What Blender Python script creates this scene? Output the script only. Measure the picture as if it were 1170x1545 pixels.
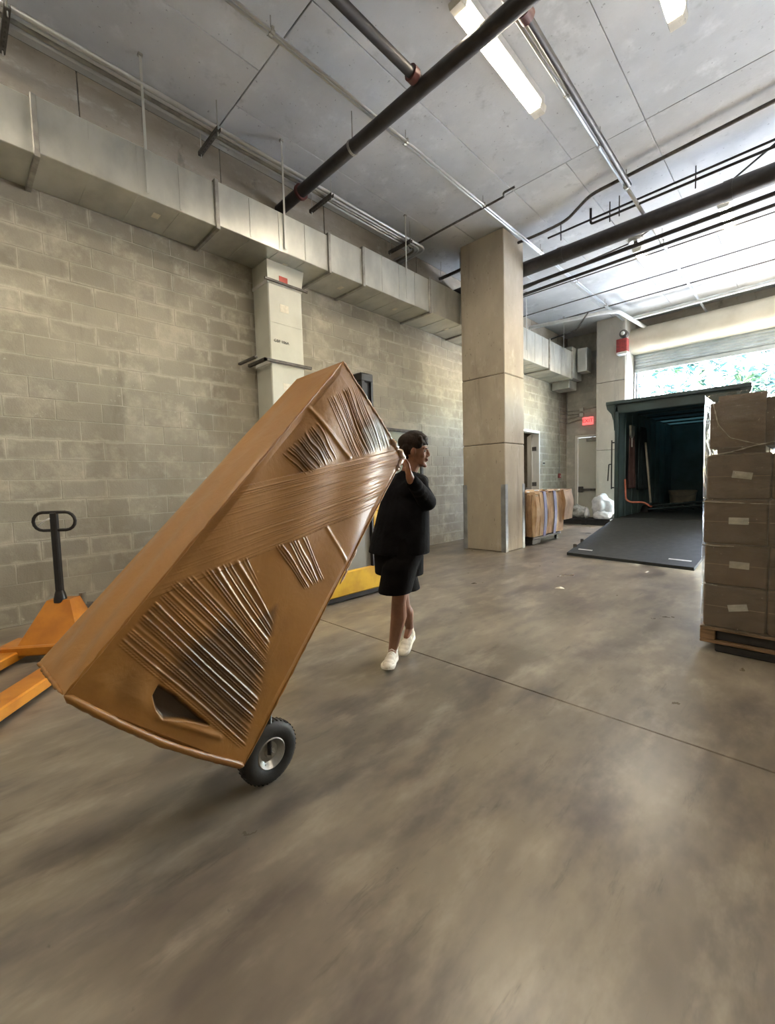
import bpy, bmesh, math, random
import numpy as np
from mathutils import Vector, Matrix, noise
for o in list(bpy.data.objects): bpy.data.objects.remove(o)
SC = bpy.context.scene
COL = SC.collection
PI = math.pi
# ---------------------------------------------------------------- camera
FPX, W, H, CH = 647.6, 1170.0, 1545.0, 1.3
CR = np.array([[0.7141681, 0.6994645, -0.0267081], [0.0281622, -0.0668373, -0.9973664], [-0.6994075, 0.7115351, -0.0674315]])  # right, down, forward
CP = np.array([0.0, 0.0, CH])
cam = bpy.data.cameras.new('camera'); cam.sensor_fit = 'HORIZONTAL'; cam.sensor_width = 36
cam.lens = 36 * FPX / W; cam.clip_start = 0.02; cam.clip_end = 300
co = bpy.data.objects.new('camera', cam); COL.objects.link(co)
r, d, f = CR
co.matrix_world = Matrix(((r[0], -d[0], -f[0], 0), (r[1], -d[1], -f[1], 0), (r[2], -d[2], -f[2], CH), (0, 0, 0, 1)))
SC.camera = co
def at(x, y, ax, v):
    """point of the place seen at a pixel, on the plane where coordinate ax equals v"""
    dd = CR.T @ np.array([(x - W / 2) / FPX, (y - H / 2) / FPX, 1.0])
    t = (v - CP[ax]) / dd[ax]
    return Vector(CP + t * dd)
def pix(P):
    c = (np.asarray(P, float) - CP) @ CR.T
    return c[..., 0] / c[..., 2] * FPX + W / 2, c[..., 1] / c[..., 2] * FPX + H / 2
# ---------------------------------------------------------------- world, sun, exposure
wd = bpy.data.worlds.new('sky'); SC.world = wd; wd.use_nodes = True
nt = wd.node_tree; bg = nt.nodes['Background']
sky = nt.nodes.new('ShaderNodeTexSky'); sky.sky_type = 'NISHITA'; sky.sun_disc = False
sky.sun_elevation = math.radians(52); sky.sun_rotation = math.radians(40); sky.air_density = 1.2; sky.dust_density = 1.2
nt.links.new(sky.outputs[0], bg.inputs[0]); bg.inputs[1].default_value = 6.5
sl = bpy.data.lights.new('sun', 'SUN'); sl.energy = 150; sl.angle = math.radians(1); sl.color = (1, .96, .9)
so = bpy.data.objects.new('sun', sl); COL.objects.link(so); so.rotation_euler = (math.radians(38), 0, math.radians(200))
LAMP = 105.0         # luminance of the fluorescent diffusers
LAMP_COL = (1.0, .87, .68)
SC.view_settings.view_transform = 'Standard'; SC.view_settings.look = 'None'
SC.view_settings.exposure = 0.4; SC.view_settings.gamma = 1.0; SC.view_settings.use_curve_mapping = False
# ---------------------------------------------------------------- materials
def nodes(name):
    m = bpy.data.materials.new(name); m.use_nodes = True
    n = m.node_tree; b = n.nodes['Principled BSDF']
    return m, n, b
def N(n, t, **k):
    x = n.nodes.new(t)
    for a, v in k.items(): setattr(x, a, v)
    return x
def L(n, a, b): n.links.new(a, b)
def val(n, op, a, b=None, c=None, clamp=False):
    x = N(n, 'ShaderNodeMath', operation=op, use_clamp=clamp)
    for i, s in enumerate((a, b, c)):
        if s is None: continue
        if hasattr(s, 'is_output') or isinstance(s, bpy.types.NodeSocket): L(n, s, x.inputs[i])
        else: x.inputs[i].default_value = s
    return x.outputs[0]
def mixc(n, fac, a, b, mode='MIX'):
    x = N(n, 'ShaderNodeMix', data_type='RGBA', blend_type=mode)
    for s, i in ((fac, 0), (a, 6), (b, 7)):
        if isinstance(s, bpy.types.NodeSocket): L(n, s, x.inputs[i])
        elif i == 0: x.inputs[0].default_value = s
        else: x.inputs[i].default_value = (*s, 1)
    return x.outputs[2]
def ramp(n, s, lo, hi):
    x = N(n, 'ShaderNodeMapRange', clamp=True); x.interpolation_type = 'SMOOTHSTEP'
    L(n, s, x.inputs[0]); x.inputs[1].default_value = lo; x.inputs[2].default_value = hi
    return x.outputs[0]
def coords(n, pos=True, scale=(1, 1, 1), rot=(0, 0, 0)):
    if pos: s = N(n, 'ShaderNodeNewGeometry').outputs['Position']
    else: s = N(n, 'ShaderNodeTexCoord').outputs['Object']
    m = N(n, 'ShaderNodeMapping'); m.inputs['Scale'].default_value = scale; m.inputs['Rotation'].default_value = rot
    L(n, s, m.inputs[0]); return m.outputs[0]
def nz(n, c, scale, detail=4, rough=.55, dist=0):
    x = N(n, 'ShaderNodeTexNoise'); L(n, c, x.inputs['Vector'])
    x.inputs['Scale'].default_value = scale; x.inputs['Detail'].default_value = detail
    x.inputs['Roughness'].default_value = rough; x.inputs['Distortion'].default_value = dist
    return x.outputs['Fac']
def bump(n, b, h, strength=.3, dist=.01):
    x = N(n, 'ShaderNodeBump'); x.inputs['Strength'].default_value = strength; x.inputs['Distance'].default_value = dist
    L(n, h, x.inputs['Height']); L(n, x.outputs[0], b.inputs['Normal'])
def simple(name, col, rough=.5, metal=0, col2=None, scale=6, pos=False, bs=.15, stretch=(1, 1, 1), coat=0, rv=.1, bscale=None):
    m, n, b = nodes(name); c = coords(n, pos, stretch)
    a = nz(n, c, scale, 6)
    if col2 is None: col2 = tuple(x * .72 for x in col)
    L(n, mixc(n, ramp(n, a, .35, .68), col, col2), b.inputs['Base Color'])
    L(n, val(n, 'MULTIPLY_ADD', nz(n, c, scale * 2.3, 3), rv * 2, rough - rv), b.inputs['Roughness'])
    b.inputs['Metallic'].default_value = metal; b.inputs['Coat Weight'].default_value = coat; b.inputs['Coat Roughness'].default_value = .15
    bump(n, b, nz(n, c, bscale or scale * 6, 3), bs, .005)
    return m
def glow(name, col, s):
    m, n, b = nodes(name); b.inputs['Base Color'].default_value = (.8, .8, .8, 1)
    b.inputs['Emission Color'].default_value = (*col, 1); b.inputs['Emission Strength'].default_value = s
    return m
BW, BH = .4064, .2032
def block_mat(name, c1, c2, cm, axis, smear=1.0, whitish=0.0):
    """concrete block: every block has its own shade, mortar smeared unevenly over the joints"""
    m, n, b = nodes(name)
    g = N(n, 'ShaderNodeNewGeometry').outputs['Position']; sx = N(n, 'ShaderNodeSeparateXYZ'); L(n, g, sx.inputs[0])
    u, z = sx.outputs[axis], sx.outputs[2]
    zr = val(n, 'DIVIDE', z, BH); row = val(n, 'FLOOR', zr); fz = val(n, 'FRACT', zr)
    off = val(n, 'MULTIPLY', val(n, 'PINGPONG', row, 1.0), .5)
    ur = val(n, 'ADD', val(n, 'DIVIDE', u, BW), off); cl = val(n, 'FLOOR', ur); fu = val(n, 'FRACT', ur)
    cb = N(n, 'ShaderNodeCombineXYZ'); L(n, row, cb.inputs[0]); L(n, cl, cb.inputs[1])
    wn = N(n, 'ShaderNodeTexWhiteNoise', noise_dimensions='3D'); L(n, cb.outputs[0], wn.inputs['Vector'])
    c = coords(n, True); st = coords(n, True, (.5, .5, 3.0))
    dz = val(n, 'MINIMUM', fz, val(n, 'SUBTRACT', 1, fz)); du = val(n, 'MULTIPLY', val(n, 'MINIMUM', fu, val(n, 'SUBTRACT', 1, fu)), 2)
    edge = val(n, 'MINIMUM', dz, du)
    wob = val(n, 'ADD', edge, val(n, 'MULTIPLY', val(n, 'SUBTRACT', nz(n, c, 9, 5), .5), .34))
    near = val(n, 'SUBTRACT', 1, ramp(n, wob, .0, .17))
    sm = val(n, 'MULTIPLY', val(n, 'MULTIPLY', near, ramp(n, nz(n, st, 1.3, 3), .40, .62)), smear, clamp=True)
    base = mixc(n, ramp(n, nz(n, c, .9, 5), .3, .7), c1, c2)
    base = mixc(n, val(n, 'MULTIPLY', wn.outputs['Value'], .34), base, tuple(x * .62 for x in c2))
    base = mixc(n, ramp(n, nz(n, c, 3.2, 6, .65), .46, .75), base, tuple(min(1, x * 1.22) for x in c1))
    stain = coords(n, True, (1.6, 1.6, .35))
    base = mixc(n, val(n, 'MULTIPLY', ramp(n, nz(n, stain, 1.7, 5, .6), .56, .75), .55), base, tuple(x * .55 for x in c2))
    base = mixc(n, val(n, 'MULTIPLY', sm, .75), base, cm)
    sp = val(n, 'MULTIPLY', ramp(n, nz(n, c, 17, 4, .7), .64, .70), ramp(n, nz(n, c, 1.1, 2), .5, .62))
    base = mixc(n, val(n, 'MULTIPLY', sp, .5 + whitish), base, (.62, .59, .52))
    L(n, base, b.inputs['Base Color']); b.inputs['Roughness'].default_value = .88
    h = val(n, 'ADD', nz(n, c, 60, 4, .7), val(n, 'MULTIPLY', nz(n, c, 7, 4), 1.2))
    bump(n, b, h, .35, .008)
    return m
def concrete(name, c1, c2, c3, rough=.8, scale=1.1, stretch=(1, 1, 1), marks=.5, rnd=.0):
    m, n, b = nodes(name); c = coords(n, True, stretch)
    base = mixc(n, ramp(n, nz(n, c, scale, 6, .6), .33, .68), c1, c2)
    base = mixc(n, ramp(n, nz(n, c, scale * 4.3, 6, .65), .52, .8), base, c3)
    lines = coords(n, True, (1.2 * stretch[0], 1.2 * stretch[1], .25 * stretch[2]))
    base = mixc(n, val(n, 'MULTIPLY', ramp(n, nz(n, lines, 3.1, 4, .7), .58, .74), marks), base, tuple(x * .5 for x in c2))
    pits = ramp(n, nz(n, c, 26, 2, .5), .70, .76)
    base = mixc(n, val(n, 'MULTIPLY', pits, .55), base, tuple(x * .3 for x in c2))
    if rnd:
        oi = N(n, 'ShaderNodeObjectInfo'); k = val(n, 'MULTIPLY_ADD', oi.outputs['Random'], rnd, 1 - rnd / 2)
        cx = N(n, 'ShaderNodeVectorMath', operation='SCALE'); L(n, base, cx.inputs[0]); L(n, k, cx.inputs['Scale']); base = cx.outputs[0]
    L(n, base, b.inputs['Base Color']); L(n, val(n, 'MULTIPLY_ADD', nz(n, c, 3, 4), .3, rough - .15), b.inputs['Roughness'])
    bump(n, b, val(n, 'ADD', nz(n, c, 40, 4, .7), nz(n, c, 5, 4)), .22, .006)
    return m
def floor_mat():
    m, n, b = nodes('worn sealed concrete'); c = coords(n, True)
    st = coords(n, True, (1.0, .42, 1), (0, 0, .25)); fine = coords(n, True, (3.0, .5, 1), (0, 0, .2))
    a = nz(n, st, 1.5, 5, .6, .2); a2 = nz(n, c, .55, 4, .6); a3 = nz(n, st, 5.5, 5, .6, 0)
    base = mixc(n, ramp(n, a, .34, .66), (.150, .126, .096), (.275, .236, .178))
    base = mixc(n, val(n, 'MULTIPLY', ramp(n, a2, .42, .70), .45), base, (.135, .115, .102))
    base = mixc(n, val(n, 'MULTIPLY', ramp(n, a3, .46, .76), .85), base, (.37, .325, .255))
    base = mixc(n, val(n, 'MULTIPLY', ramp(n, nz(n, st, 3.1, 5, .6, 0), .42, .72), .8), base, (.075, .063, .062))
    base = mixc(n, val(n, 'MULTIPLY', ramp(n, nz(n, c, 2.0, 4, .55, 0), .45, .85), .5), base, (.36, .31, .24))
    base = mixc(n, val(n, 'MULTIPLY', ramp(n, nz(n, fine, 4, 5, .75), .56, .76), .6), base, (.080, .068, .058))
    sp = nz(n, c, 14, 4, .7)
    base = mixc(n, val(n, 'MULTIPLY', ramp(n, sp, .66, .82), .6), base, (.04, .035, .03))
    L(n, base, b.inputs['Base Color'])
    rg = val(n, 'ADD', val(n, 'MULTIPLY', nz(n, c, 1.6, 4, .55), .05), val(n, 'MULTIPLY', a3, .03))
    L(n, val(n, 'ADD', rg, .245), b.inputs['Roughness'])
    b.inputs['Specular IOR Level'].default_value = .5
    bump(n, b, val(n, 'ADD', nz(n, c, 3.2, 4), val(n, 'MULTIPLY', nz(n, c, 55, 3), .12)), .07, .01)
    return m
M = {}
M['block'] = block_mat('grey concrete block', (.41, .385, .315), (.31, .288, .232), (.56, .53, .45), 1, 1.0, .2)
M['block_back'] = block_mat('pale concrete block', (.50, .485, .43), (.40, .39, .345), (.48, .46, .41), 0, .5)
M['mortar'] = simple('mortar', (.50, .475, .40), .9, pos=True, scale=4, bs=.4)
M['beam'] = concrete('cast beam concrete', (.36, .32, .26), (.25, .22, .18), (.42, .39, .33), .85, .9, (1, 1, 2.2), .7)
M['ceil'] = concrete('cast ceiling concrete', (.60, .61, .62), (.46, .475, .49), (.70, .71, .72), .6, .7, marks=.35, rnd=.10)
M['gap'] = simple('dark joint', (.07, .065, .06), .9, pos=True)
M['column'] = concrete('column concrete', (.46, .405, .32), (.36, .31, .24), (.52, .475, .40), .8, 1.3, (1, 1, .5), .5)
M['column2'] = concrete('far column concrete', (.50, .47, .41), (.42, .39, .34), (.56, .53, .47), .8, 1.3, (1, 1, .5), .4)
M['floor'] = floor_mat()
M['plaster'] = simple('plain render wall', (.33, .31, .27), .85, pos=True, scale=1.5)
M['galv'] = simple('galvanised sheet', (.60, .60, .55), .38, .75, (.47, .475, .44), 2.2, True, .12, (1, 1.5, .8), bscale=9)
M['galv_dull'] = simple('dull galvanised strip', (.42, .41, .37), .45, .8, (.28, .27, .25), 7, True)
M['board'] = simple('foil faced duct board', (.62, .63, .56), .5, .15, (.54, .55, .49), 2.0, True, .1)
M['conduit'] = simple('bright steel conduit', (.72, .74, .76), .34, .75, (.62, .64, .66), 2, True, 0.0, rv=.02)
M['black_pipe'] = simple('black painted pipe', (.016, .014, .015), .5, 0, (.028, .024, .025), 8, True, .2)
M['dark_steel'] = simple('dark strut steel', (.14, .13, .12), .5, .6, (.08, .075, .07), 12, True)
M['oxide'] = simple('dark red coupling iron', (.10, .022, .02), .5, 0, (.06, .016, .015), 12, True)
M['red'] = simple('red painted iron', (.32, .035, .03), .45, 0, (.18, .02, .02), 12, True)
m_, n_, b_ = nodes('translucent teal roof sheet'); b_.inputs['Base Color'].default_value = (.05, .08, .085, 1); b_.inputs['Roughness'].default_value = .6
tb = N(n_, 'ShaderNodeBsdfTranslucent'); tb.inputs['Color'].default_value = (.035, .056, .060, 1); mx_ = N(n_, 'ShaderNodeMixShader'); mx_.inputs[0].default_value = .6
L(n_, b_.outputs[0], mx_.inputs[1]); L(n_, tb.outputs[0], mx_.inputs[2]); L(n_, mx_.outputs[0], n_.nodes['Material Output'].inputs['Surface']); M['roof_sheet'] = m_
M['lamp'] = glow('lit diffuser', LAMP_COL, LAMP)
M['lamp_side'] = glow('glowing lamp side', LAMP_COL, 1.8)
M['lamp_end'] = simple('clear lamp end', (.80, .76, .66), .3, 0, (.66, .62, .52), 8, coat=.5)
M['white'] = simple('white enamel', (.74, .74, .72), .4, 0, (.62, .62, .60), 6)
M['paper'] = simple('white sticker', (.78, .75, .64), .6, 0, (.66, .62, .52), 20)
M['ink'] = simple('dark ink', (.06, .055, .05), .6)
M['rediink'] = simple('red ink', (.55, .10, .07), .6)
M['steel'] = simple('corner guard steel', (.36, .37, .38), .42, .6, (.26, .27, .28), 6, True)
M['trailer'] = simple('black green trailer skin', (.028, .060, .064), .45, 0, (.018, .035, .038), 2, True, .1)
M['trailer_in'] = simple('dark teal inner wall', (.13, .20, .215), .6, 0, (.09, .145, .155), 2, True, .1)
M['ramp'] = simple('ribbed dark rubber', (.016, .020, .021), .72, 0, (.014, .017, .018), 5, True, .4, bscale=90)
M['rubber'] = simple('black rubber', (.016, .015, .014), .62, 0, (.028, .026, .024), 12)
M['rim'] = simple('zinc rim', (.50, .49, .45), .32, .85, (.36, .35, .32), 12)
M['black'] = simple('black powder coat', (.014, .013, .014), .38, 0, (.02, .019, .02), 10)
M['orange'] = simple('orange enamel', (.58, .225, .018), .42, 0, (.42, .145, .012), 4, coat=.3, bs=.08)
M['yellow'] = simple('yellow enamel', (.70, .42, .015), .42, 0, (.55, .30, .01), 5, coat=.2, bs=.1)
M['greypanel'] = simple('grey panel', (.30, .29, .26), .35, .1, (.24, .235, .21), 2)
M['carton'] = simple('brown carton', (.215, .148, .092), .55, 0, (.165, .112, .07), 2.2, True, .25, (1, 1, 2))
M['wood'] = simple('pallet pine', (.30, .18, .09), .7, 0, (.17, .10, .05), 5, True, .4, (1, 4, 8))
M['blackplastic'] = simple('black plastic', (.012, .012, .014), .7)
M['kraft'] = simple('crushed cardboard', (.42, .26, .14), .75, 0, (.28, .165, .085), 5, True, .5)
M['kraft2'] = simple('pale crushed cardboard', (.56, .40, .25), .7, 0, (.42, .28, .16), 6, True, .5)
M['kraft3'] = simple('dark crushed cardboard', (.24, .14, .075), .75, 0, (.15, .09, .05), 6, True, .5)
M['violet'] = simple('violet strap', (.06, .045, .17), .5, 0, (.045, .035, .14), 6, True, .3)
M['bag'] = simple('white plastic film bag', (.80, .81, .84), .3, 0, (.62, .64, .70), 9, True, .6, coat=.3)
M['greybag'] = simple('grey clear film', (.36, .36, .35), .25, 0, (.20, .20, .20), 14, True, .8, coat=.5)
M['door'] = simple('beige grey door paint', (.66, .65, .57), .5, 0, (.60, .59, .52), 2)
M['doorframe'] = simple('pale door frame', (.74, .73, .68), .45, 0, (.66, .65, .60), 3)
M['greendoor'] = simple('pale green door paint', (.37, .40, .31), .45, 0, (.33, .36, .28), 2)
M['shutter'] = simple('shutter slat steel', (.50, .54, .54), .4, .4, (.40, .44, .45), 3, True)
M['hood'] = simple('cream shutter hood', (.62, .57, .46), .5, .1, (.52, .47, .37), 2, True)
M['skin'] = simple('brown skin', (.30, .145, .085), .5, 0, (.24, .11, .065), 9, bs=.05)
M['skin'].node_tree.nodes['Principled BSDF'].inputs['Subsurface Weight'].default_value = .05
M['cloth'] = simple('black cloth', (.0045, .0045, .0055), .95, 0, (.008, .008, .010), 14, bs=.5, bscale=60)
M['shorts'] = simple('black shorts cloth', (.004, .0036, .004), .9, 0, (.007, .006, .007), 10, bs=.4)
M['hair'] = simple('dark brown hair', (.010, .006, .0045), .6, 0, (.026, .016, .011), 30, bs=1, bscale=70, stretch=(1, 1, .4))
M['shoe'] = simple('cream mesh shoe', (.74, .69, .58), .65, 0, (.62, .56, .46), 25, bs=.5)
M['sole'] = simple('cream foam sole', (.82, .79, .70), .5, 0, (.72, .68, .58), 10)
M['hair'].node_tree.nodes['Principled BSDF'].inputs['Specular IOR Level'].default_value = .15
M['eye'] = simple('eye', (.5, .48, .45), .2); M['lip'] = simple('lip', (.26, .09, .07), .45)
M['leaf'] = simple('green leaf', (.010, .05, .030), .45, 0, (.006, .03, .022), 3, True)
M['leaf2'] = simple('yellow green leaf', (.04, .08, .015), .45, 0, (.015, .05, .02), 3, True)
M['bark'] = simple('bark', (.24, .18, .13), .9)
M['ground'] = simple('pale outdoor paving', (.72, .71, .68), .85, 0, (.62, .61, .59), 1, True)
M['blue'] = simple('blue plastic', (.02, .045, .14), .45); M['tan'] = simple('tan room wall', (.30, .26, .20), .8)
M['orange_hose'] = simple('salmon hose', (.60, .18, .11), .4); M['bucket'] = simple('off white bucket', (.62, .58, .47), .45)
M['coat_dark'] = simple('hanging dark blanket', (.03, .05, .055), .9); M['coat_red'] = simple('hanging maroon cloth', (.11, .06, .055), .9)
M['film2'] = simple('grey loose stretch film', (.42, .38, .30), .16, 0, (.22, .18, .13), 26, bs=1.0, coat=1, bscale=50)
M['film'] = simple('pale loose stretch film', (.70, .50, .38), .16, 0, (.46, .26, .14), 26, bs=1.0, coat=1, bscale=50)
M['signred'] = simple('dark red exit letters', (.30, .01, .015), .5); M['signpale'] = glow('lit red sign face', (1, .16, .15), 1.1); M['signpale'].node_tree.nodes['Principled BSDF'].inputs['Base Color'].default_value = (.6, .08, .08, 1)
M['tape'] = simple('white tape', (.68, .68, .66), .5)
def wrapfilm():
    """tan stretch film over a load; the attribute 'see' marks where dark contents show through thin film"""
    m, n, b = nodes('tan stretch film'); c = coords(n, False)
    at_ = N(n, 'ShaderNodeAttribute', attribute_name='see'); sep = N(n, 'ShaderNodeSeparateColor'); L(n, at_.outputs['Color'], sep.inputs[0])
    base = mixc(n, ramp(n, nz(n, c, 2.0, 5, .6), .35, .7), (.33, .150, .032), (.25, .108, .024))
    base = mixc(n, sep.outputs[1], base, (.38, .195, .065))
    base = mixc(n, sep.outputs[0], base, (.06, .035, .016))
    base = mixc(n, sep.outputs[2], base, (.36, .38, .32))
    L(n, base, b.inputs['Base Color']); b.inputs['Coat Weight'].default_value = .30; b.inputs['Coat Roughness'].default_value = .16; b.inputs['Specular IOR Level'].default_value = .35
    L(n, val(n, 'MULTIPLY_ADD', nz(n, c, 9, 4), .2, .32), b.inputs['Roughness'])
    bump(n, b, val(n, 'ADD', nz(n, c, 7, 5, .6, 1.0), val(n, 'MULTIPLY', nz(n, c, 38, 3), .2)), .22, .012)
    return m
M['wrap'] = wrapfilm()
def clearfilm():
    m, n, b = nodes('clear stretch film'); c = coords(n, False, (1, 1, 2.2))
    b.inputs['Base Color'].default_value = (.30, .265, .21, 1); b.inputs['Roughness'].default_value = .14
    k = nz(n, c, 3.5, 5, .6, 1.2)
    kk = None; L(n, val(n, 'MULTIPLY_ADD', ramp(n, k, .30, .75), .35, .22), b.inputs['Alpha'])
    b.inputs['Coat Weight'].default_value = 1; b.inputs['Coat Roughness'].default_value = .1
    bump(n, b, val(n, 'ADD', k, nz(n, c, 12, 4, .6, 1.5)), 1.0, .05)
    return m
M['clear'] = clearfilm()
# ---------------------------------------------------------------- mesh helpers
class MB:
    def __init__(s): s.v = []; s.f = []; s.mi = []; s.mats = []
    def add(s, vs, fs, mat=0):
        o = len(s.v); s.v += [tuple(p) for p in vs]; s.f += [tuple(i + o for i in q) for q in fs]; s.mi += [mat] * len(fs); return s
    def box(s, x0, x1, y0, y1, z0, z1, mat=0, M_=None):
        vs = [Vector((x, y, z)) for x in (x0, x1) for y in (y0, y1) for z in (z0, z1)]
        if M_ is not None: vs = [M_ @ v for v in vs]
        return s.add(vs, [(0, 1, 3, 2), (4, 6, 7, 5), (0, 4, 5, 1), (2, 3, 7, 6), (0, 2, 6, 4), (1, 5, 7, 3)], mat)
    def cbox(s, x0, x1, y0, y1, z0, z1, c=.01, mat=0, M_=None, seg=1):
        """chamfered box"""
        bm = bmesh.new(); bmesh.ops.create_cube(bm, size=1)
        for v in bm.verts: v.co = Vector((x0 + (v.co.x + .5) * (x1 - x0), y0 + (v.co.y + .5) * (y1 - y0), z0 + (v.co.z + .5) * (z1 - z0)))
        bmesh.ops.bevel(bm, geom=bm.edges[:], offset=c, segments=seg, affect='EDGES')
        bm.verts.index_update(); vs = [M_ @ v.co if M_ is not None else v.co.copy() for v in bm.verts]
        s.add(vs, [[v.index for v in q.verts] for q in bm.faces], mat); bm.free(); return s
    def tube(s, pts, r, n=10, mat=0, caps=True):
        pts = [Vector(p) for p in pts]; rs = r if isinstance(r, (list, tuple)) else [r] * len(pts)
        T = []
        for i in range(len(pts)):
            a = pts[max(i - 1, 0)]; b = pts[min(i + 1, len(pts) - 1)]; T.append((b - a).normalized())
        u = T[0].orthogonal().normalized(); vs = []
        for i, p in enumerate(pts):
            u = (u - T[i] * u.dot(T[i])).normalized(); w = T[i].cross(u)
            vs += [p + (u * math.cos(2 * PI * k / n) + w * math.sin(2 * PI * k / n)) * rs[i] for k in range(n)]
        fs = [(i * n + k, i * n + (k + 1) % n, (i + 1) * n + (k + 1) % n, (i + 1) * n + k) for i in range(len(pts) - 1) for k in range(n)]
        if caps: fs += [tuple(range(n - 1, -1, -1)), tuple(range((len(pts) - 1) * n, len(pts) * n))]
        return s.add(vs, fs, mat)
    def lathe(s, prof, c, ax, n=32, mat=0):
        """profile of (radius, offset along axis)"""
        ax = Vector(ax).normalized(); u = ax.orthogonal().normalized(); w = ax.cross(u); c = Vector(c); vs = []
        for (r, h) in prof: vs += [c + ax * h + (u * math.cos(2 * PI * k / n) + w * math.sin(2 * PI * k / n)) * r for k in range(n)]
        m = len(prof)
        fs = [(i * n + k, i * n + (k + 1) % n, (i + 1) * n + (k + 1) % n, (i + 1) * n + k) for i in range(m - 1) for k in range(n)]
        return s.add(vs, fs, mat)
    def ell(s, c, r, R=None, n=14, mat=0):
        c = Vector(c); r = (r, r, r) if not isinstance(r, (tuple, list)) else r; vs = []; m = n // 2
        for i in range(m + 1):
            th = PI * i / m
            for k in range(n):
                p = Vector((r[0] * math.sin(th) * math.cos(2 * PI * k / n), r[1] * math.sin(th) * math.sin(2 * PI * k / n), r[2] * math.cos(th)))
                vs.append(c + (R @ p if R is not None else p))
        fs = [(i * n + k, (i + 1) * n + k, (i + 1) * n + (k + 1) % n, i * n + (k + 1) % n) for i in range(m) for k in range(n)]
        return s.add(vs, fs, mat)
    def cap(s, p0, p1, r0, r1, n=14):
        s.tube([p0, p1], [r0, r1], n); s.ell(p0, r0, n=n); return s.ell(p1, r1, n=n)
    def prism(s, poly, axis, a, b, mat=0):
        """polygon of (u, v) extruded along axis from a to b"""
        def P(u, v, w): return {0: (w, u, v), 1: (u, w, v), 2: (u, v, w)}[axis]
        k = len(poly); vs = [P(u, v, a) for u, v in poly] + [P(u, v, b) for u, v in poly]
        fs = [tuple(range(k)), tuple(range(2 * k - 1, k - 1, -1))] + [(i, k + i, k + (i + 1) % k, (i + 1) % k) for i in range(k)]
        return s.add(vs, fs, mat)
    def build(s, name, mat, parent=None, smooth=False, label=None):
        me = bpy.data.meshes.new(name); me.from_pydata(s.v, [], s.f)
        mats = mat if isinstance(mat, (list, tuple)) else [mat]
        for q in mats: me.materials.append(M[q])
        if len(mats) > 1: me.polygons.foreach_set('material_index', s.mi)
        bm = bmesh.new(); bm.from_mesh(me); bmesh.ops.recalc_face_normals(bm, faces=bm.faces); bm.to_mesh(me); bm.free()
        if smooth: shade(me, smooth)
        o = bpy.data.objects.new(name, me); COL.objects.link(o)
        if parent is not None: o.parent = parent; o.matrix_parent_inverse = parent.matrix_world.inverted() if parent.type == 'EMPTY' else Matrix()
        if label: o['label'] = label
        return o
def shade(me, ang):
    me.polygons.foreach_set('use_smooth', [True] * len(me.polygons))
    if ang is not True and ang < 3:
        bm = bmesh.new(); bm.from_mesh(me)
        for e in bm.edges:
            if len(e.link_faces) == 2 and e.calc_face_angle(0) > ang: e.smooth = False
        bm.to_mesh(me); bm.free()
def fillet(pts, r, n=5):
    pts = [Vector(p) for p in pts]; out = [pts[0]]
    for i in range(1, len(pts) - 1):
        a, b, c = pts[i - 1], pts[i], pts[i + 1]; k = min(r, (a - b).length * .45, (c - b).length * .45)
        p, q = b + (a - b).normalized() * k, b + (c - b).normalized() * k
        for j in range(n + 1):
            t = j / n; out.append(p * (1 - t) ** 2 + b * 2 * t * (1 - t) + q * t * t)
    return out + [pts[-1]]
def tag(o, label=None, cat=None, group=None, kind=None):
    if label: o['label'] = label
    if cat: o['category'] = cat
    if group: o['group'] = group
    if kind: o['kind'] = kind
    return o
def empty(name, loc=(0, 0, 0), label=None, cat=None, group=None, kind=None):
    o = bpy.data.objects.new(name, None); COL.objects.link(o); o.location = loc; o.empty_display_size = .1
    o.matrix_world = Matrix.Translation(loc)
    return tag(o, label, cat, group, kind)
def remesh(o, vox, smooth=3, fac=.5):
    m = o.modifiers.new('r', 'REMESH'); m.mode = 'VOXEL'; m.voxel_size = vox; m.use_smooth_shade = True
    if smooth: s = o.modifiers.new('s', 'SMOOTH'); s.iterations = smooth; s.factor = fac
    dg = bpy.context.evaluated_depsgraph_get(); dg.update()
    me = bpy.data.meshes.new_from_object(o.evaluated_get(dg)); o.modifiers.clear()
    me.polygons.foreach_set('use_smooth', [True] * len(me.polygons)); o.data = me; return o
rnd = random.Random(7)
# ---------------------------------------------------------------- the room
WX, BY, CZ = -5.5, 13.73, 5.6
RX, FY = 3.2, -4.0
STRUCT = 'structure'
# floor: cast bays with a sawn joint between them
fl = empty('floor', (0, 0, 0), 'worn brown grey concrete warehouse floor', None, None, STRUCT)
ys = [FY, 2.43, 7.9, BY + .4]; xs = [WX, RX]
for j in range(3):
    for i in range(1):
        g = .004
        MB().cbox(xs[i] + g, xs[i + 1] - g, ys[j] + g, ys[j + 1] - g, -.12, 0, .003).build('slab', 'floor', fl)
MB().box(WX - .3, RX + .3, FY - .3, BY + .4, -.3, -.012).build('sub_base', 'gap', fl)
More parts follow.
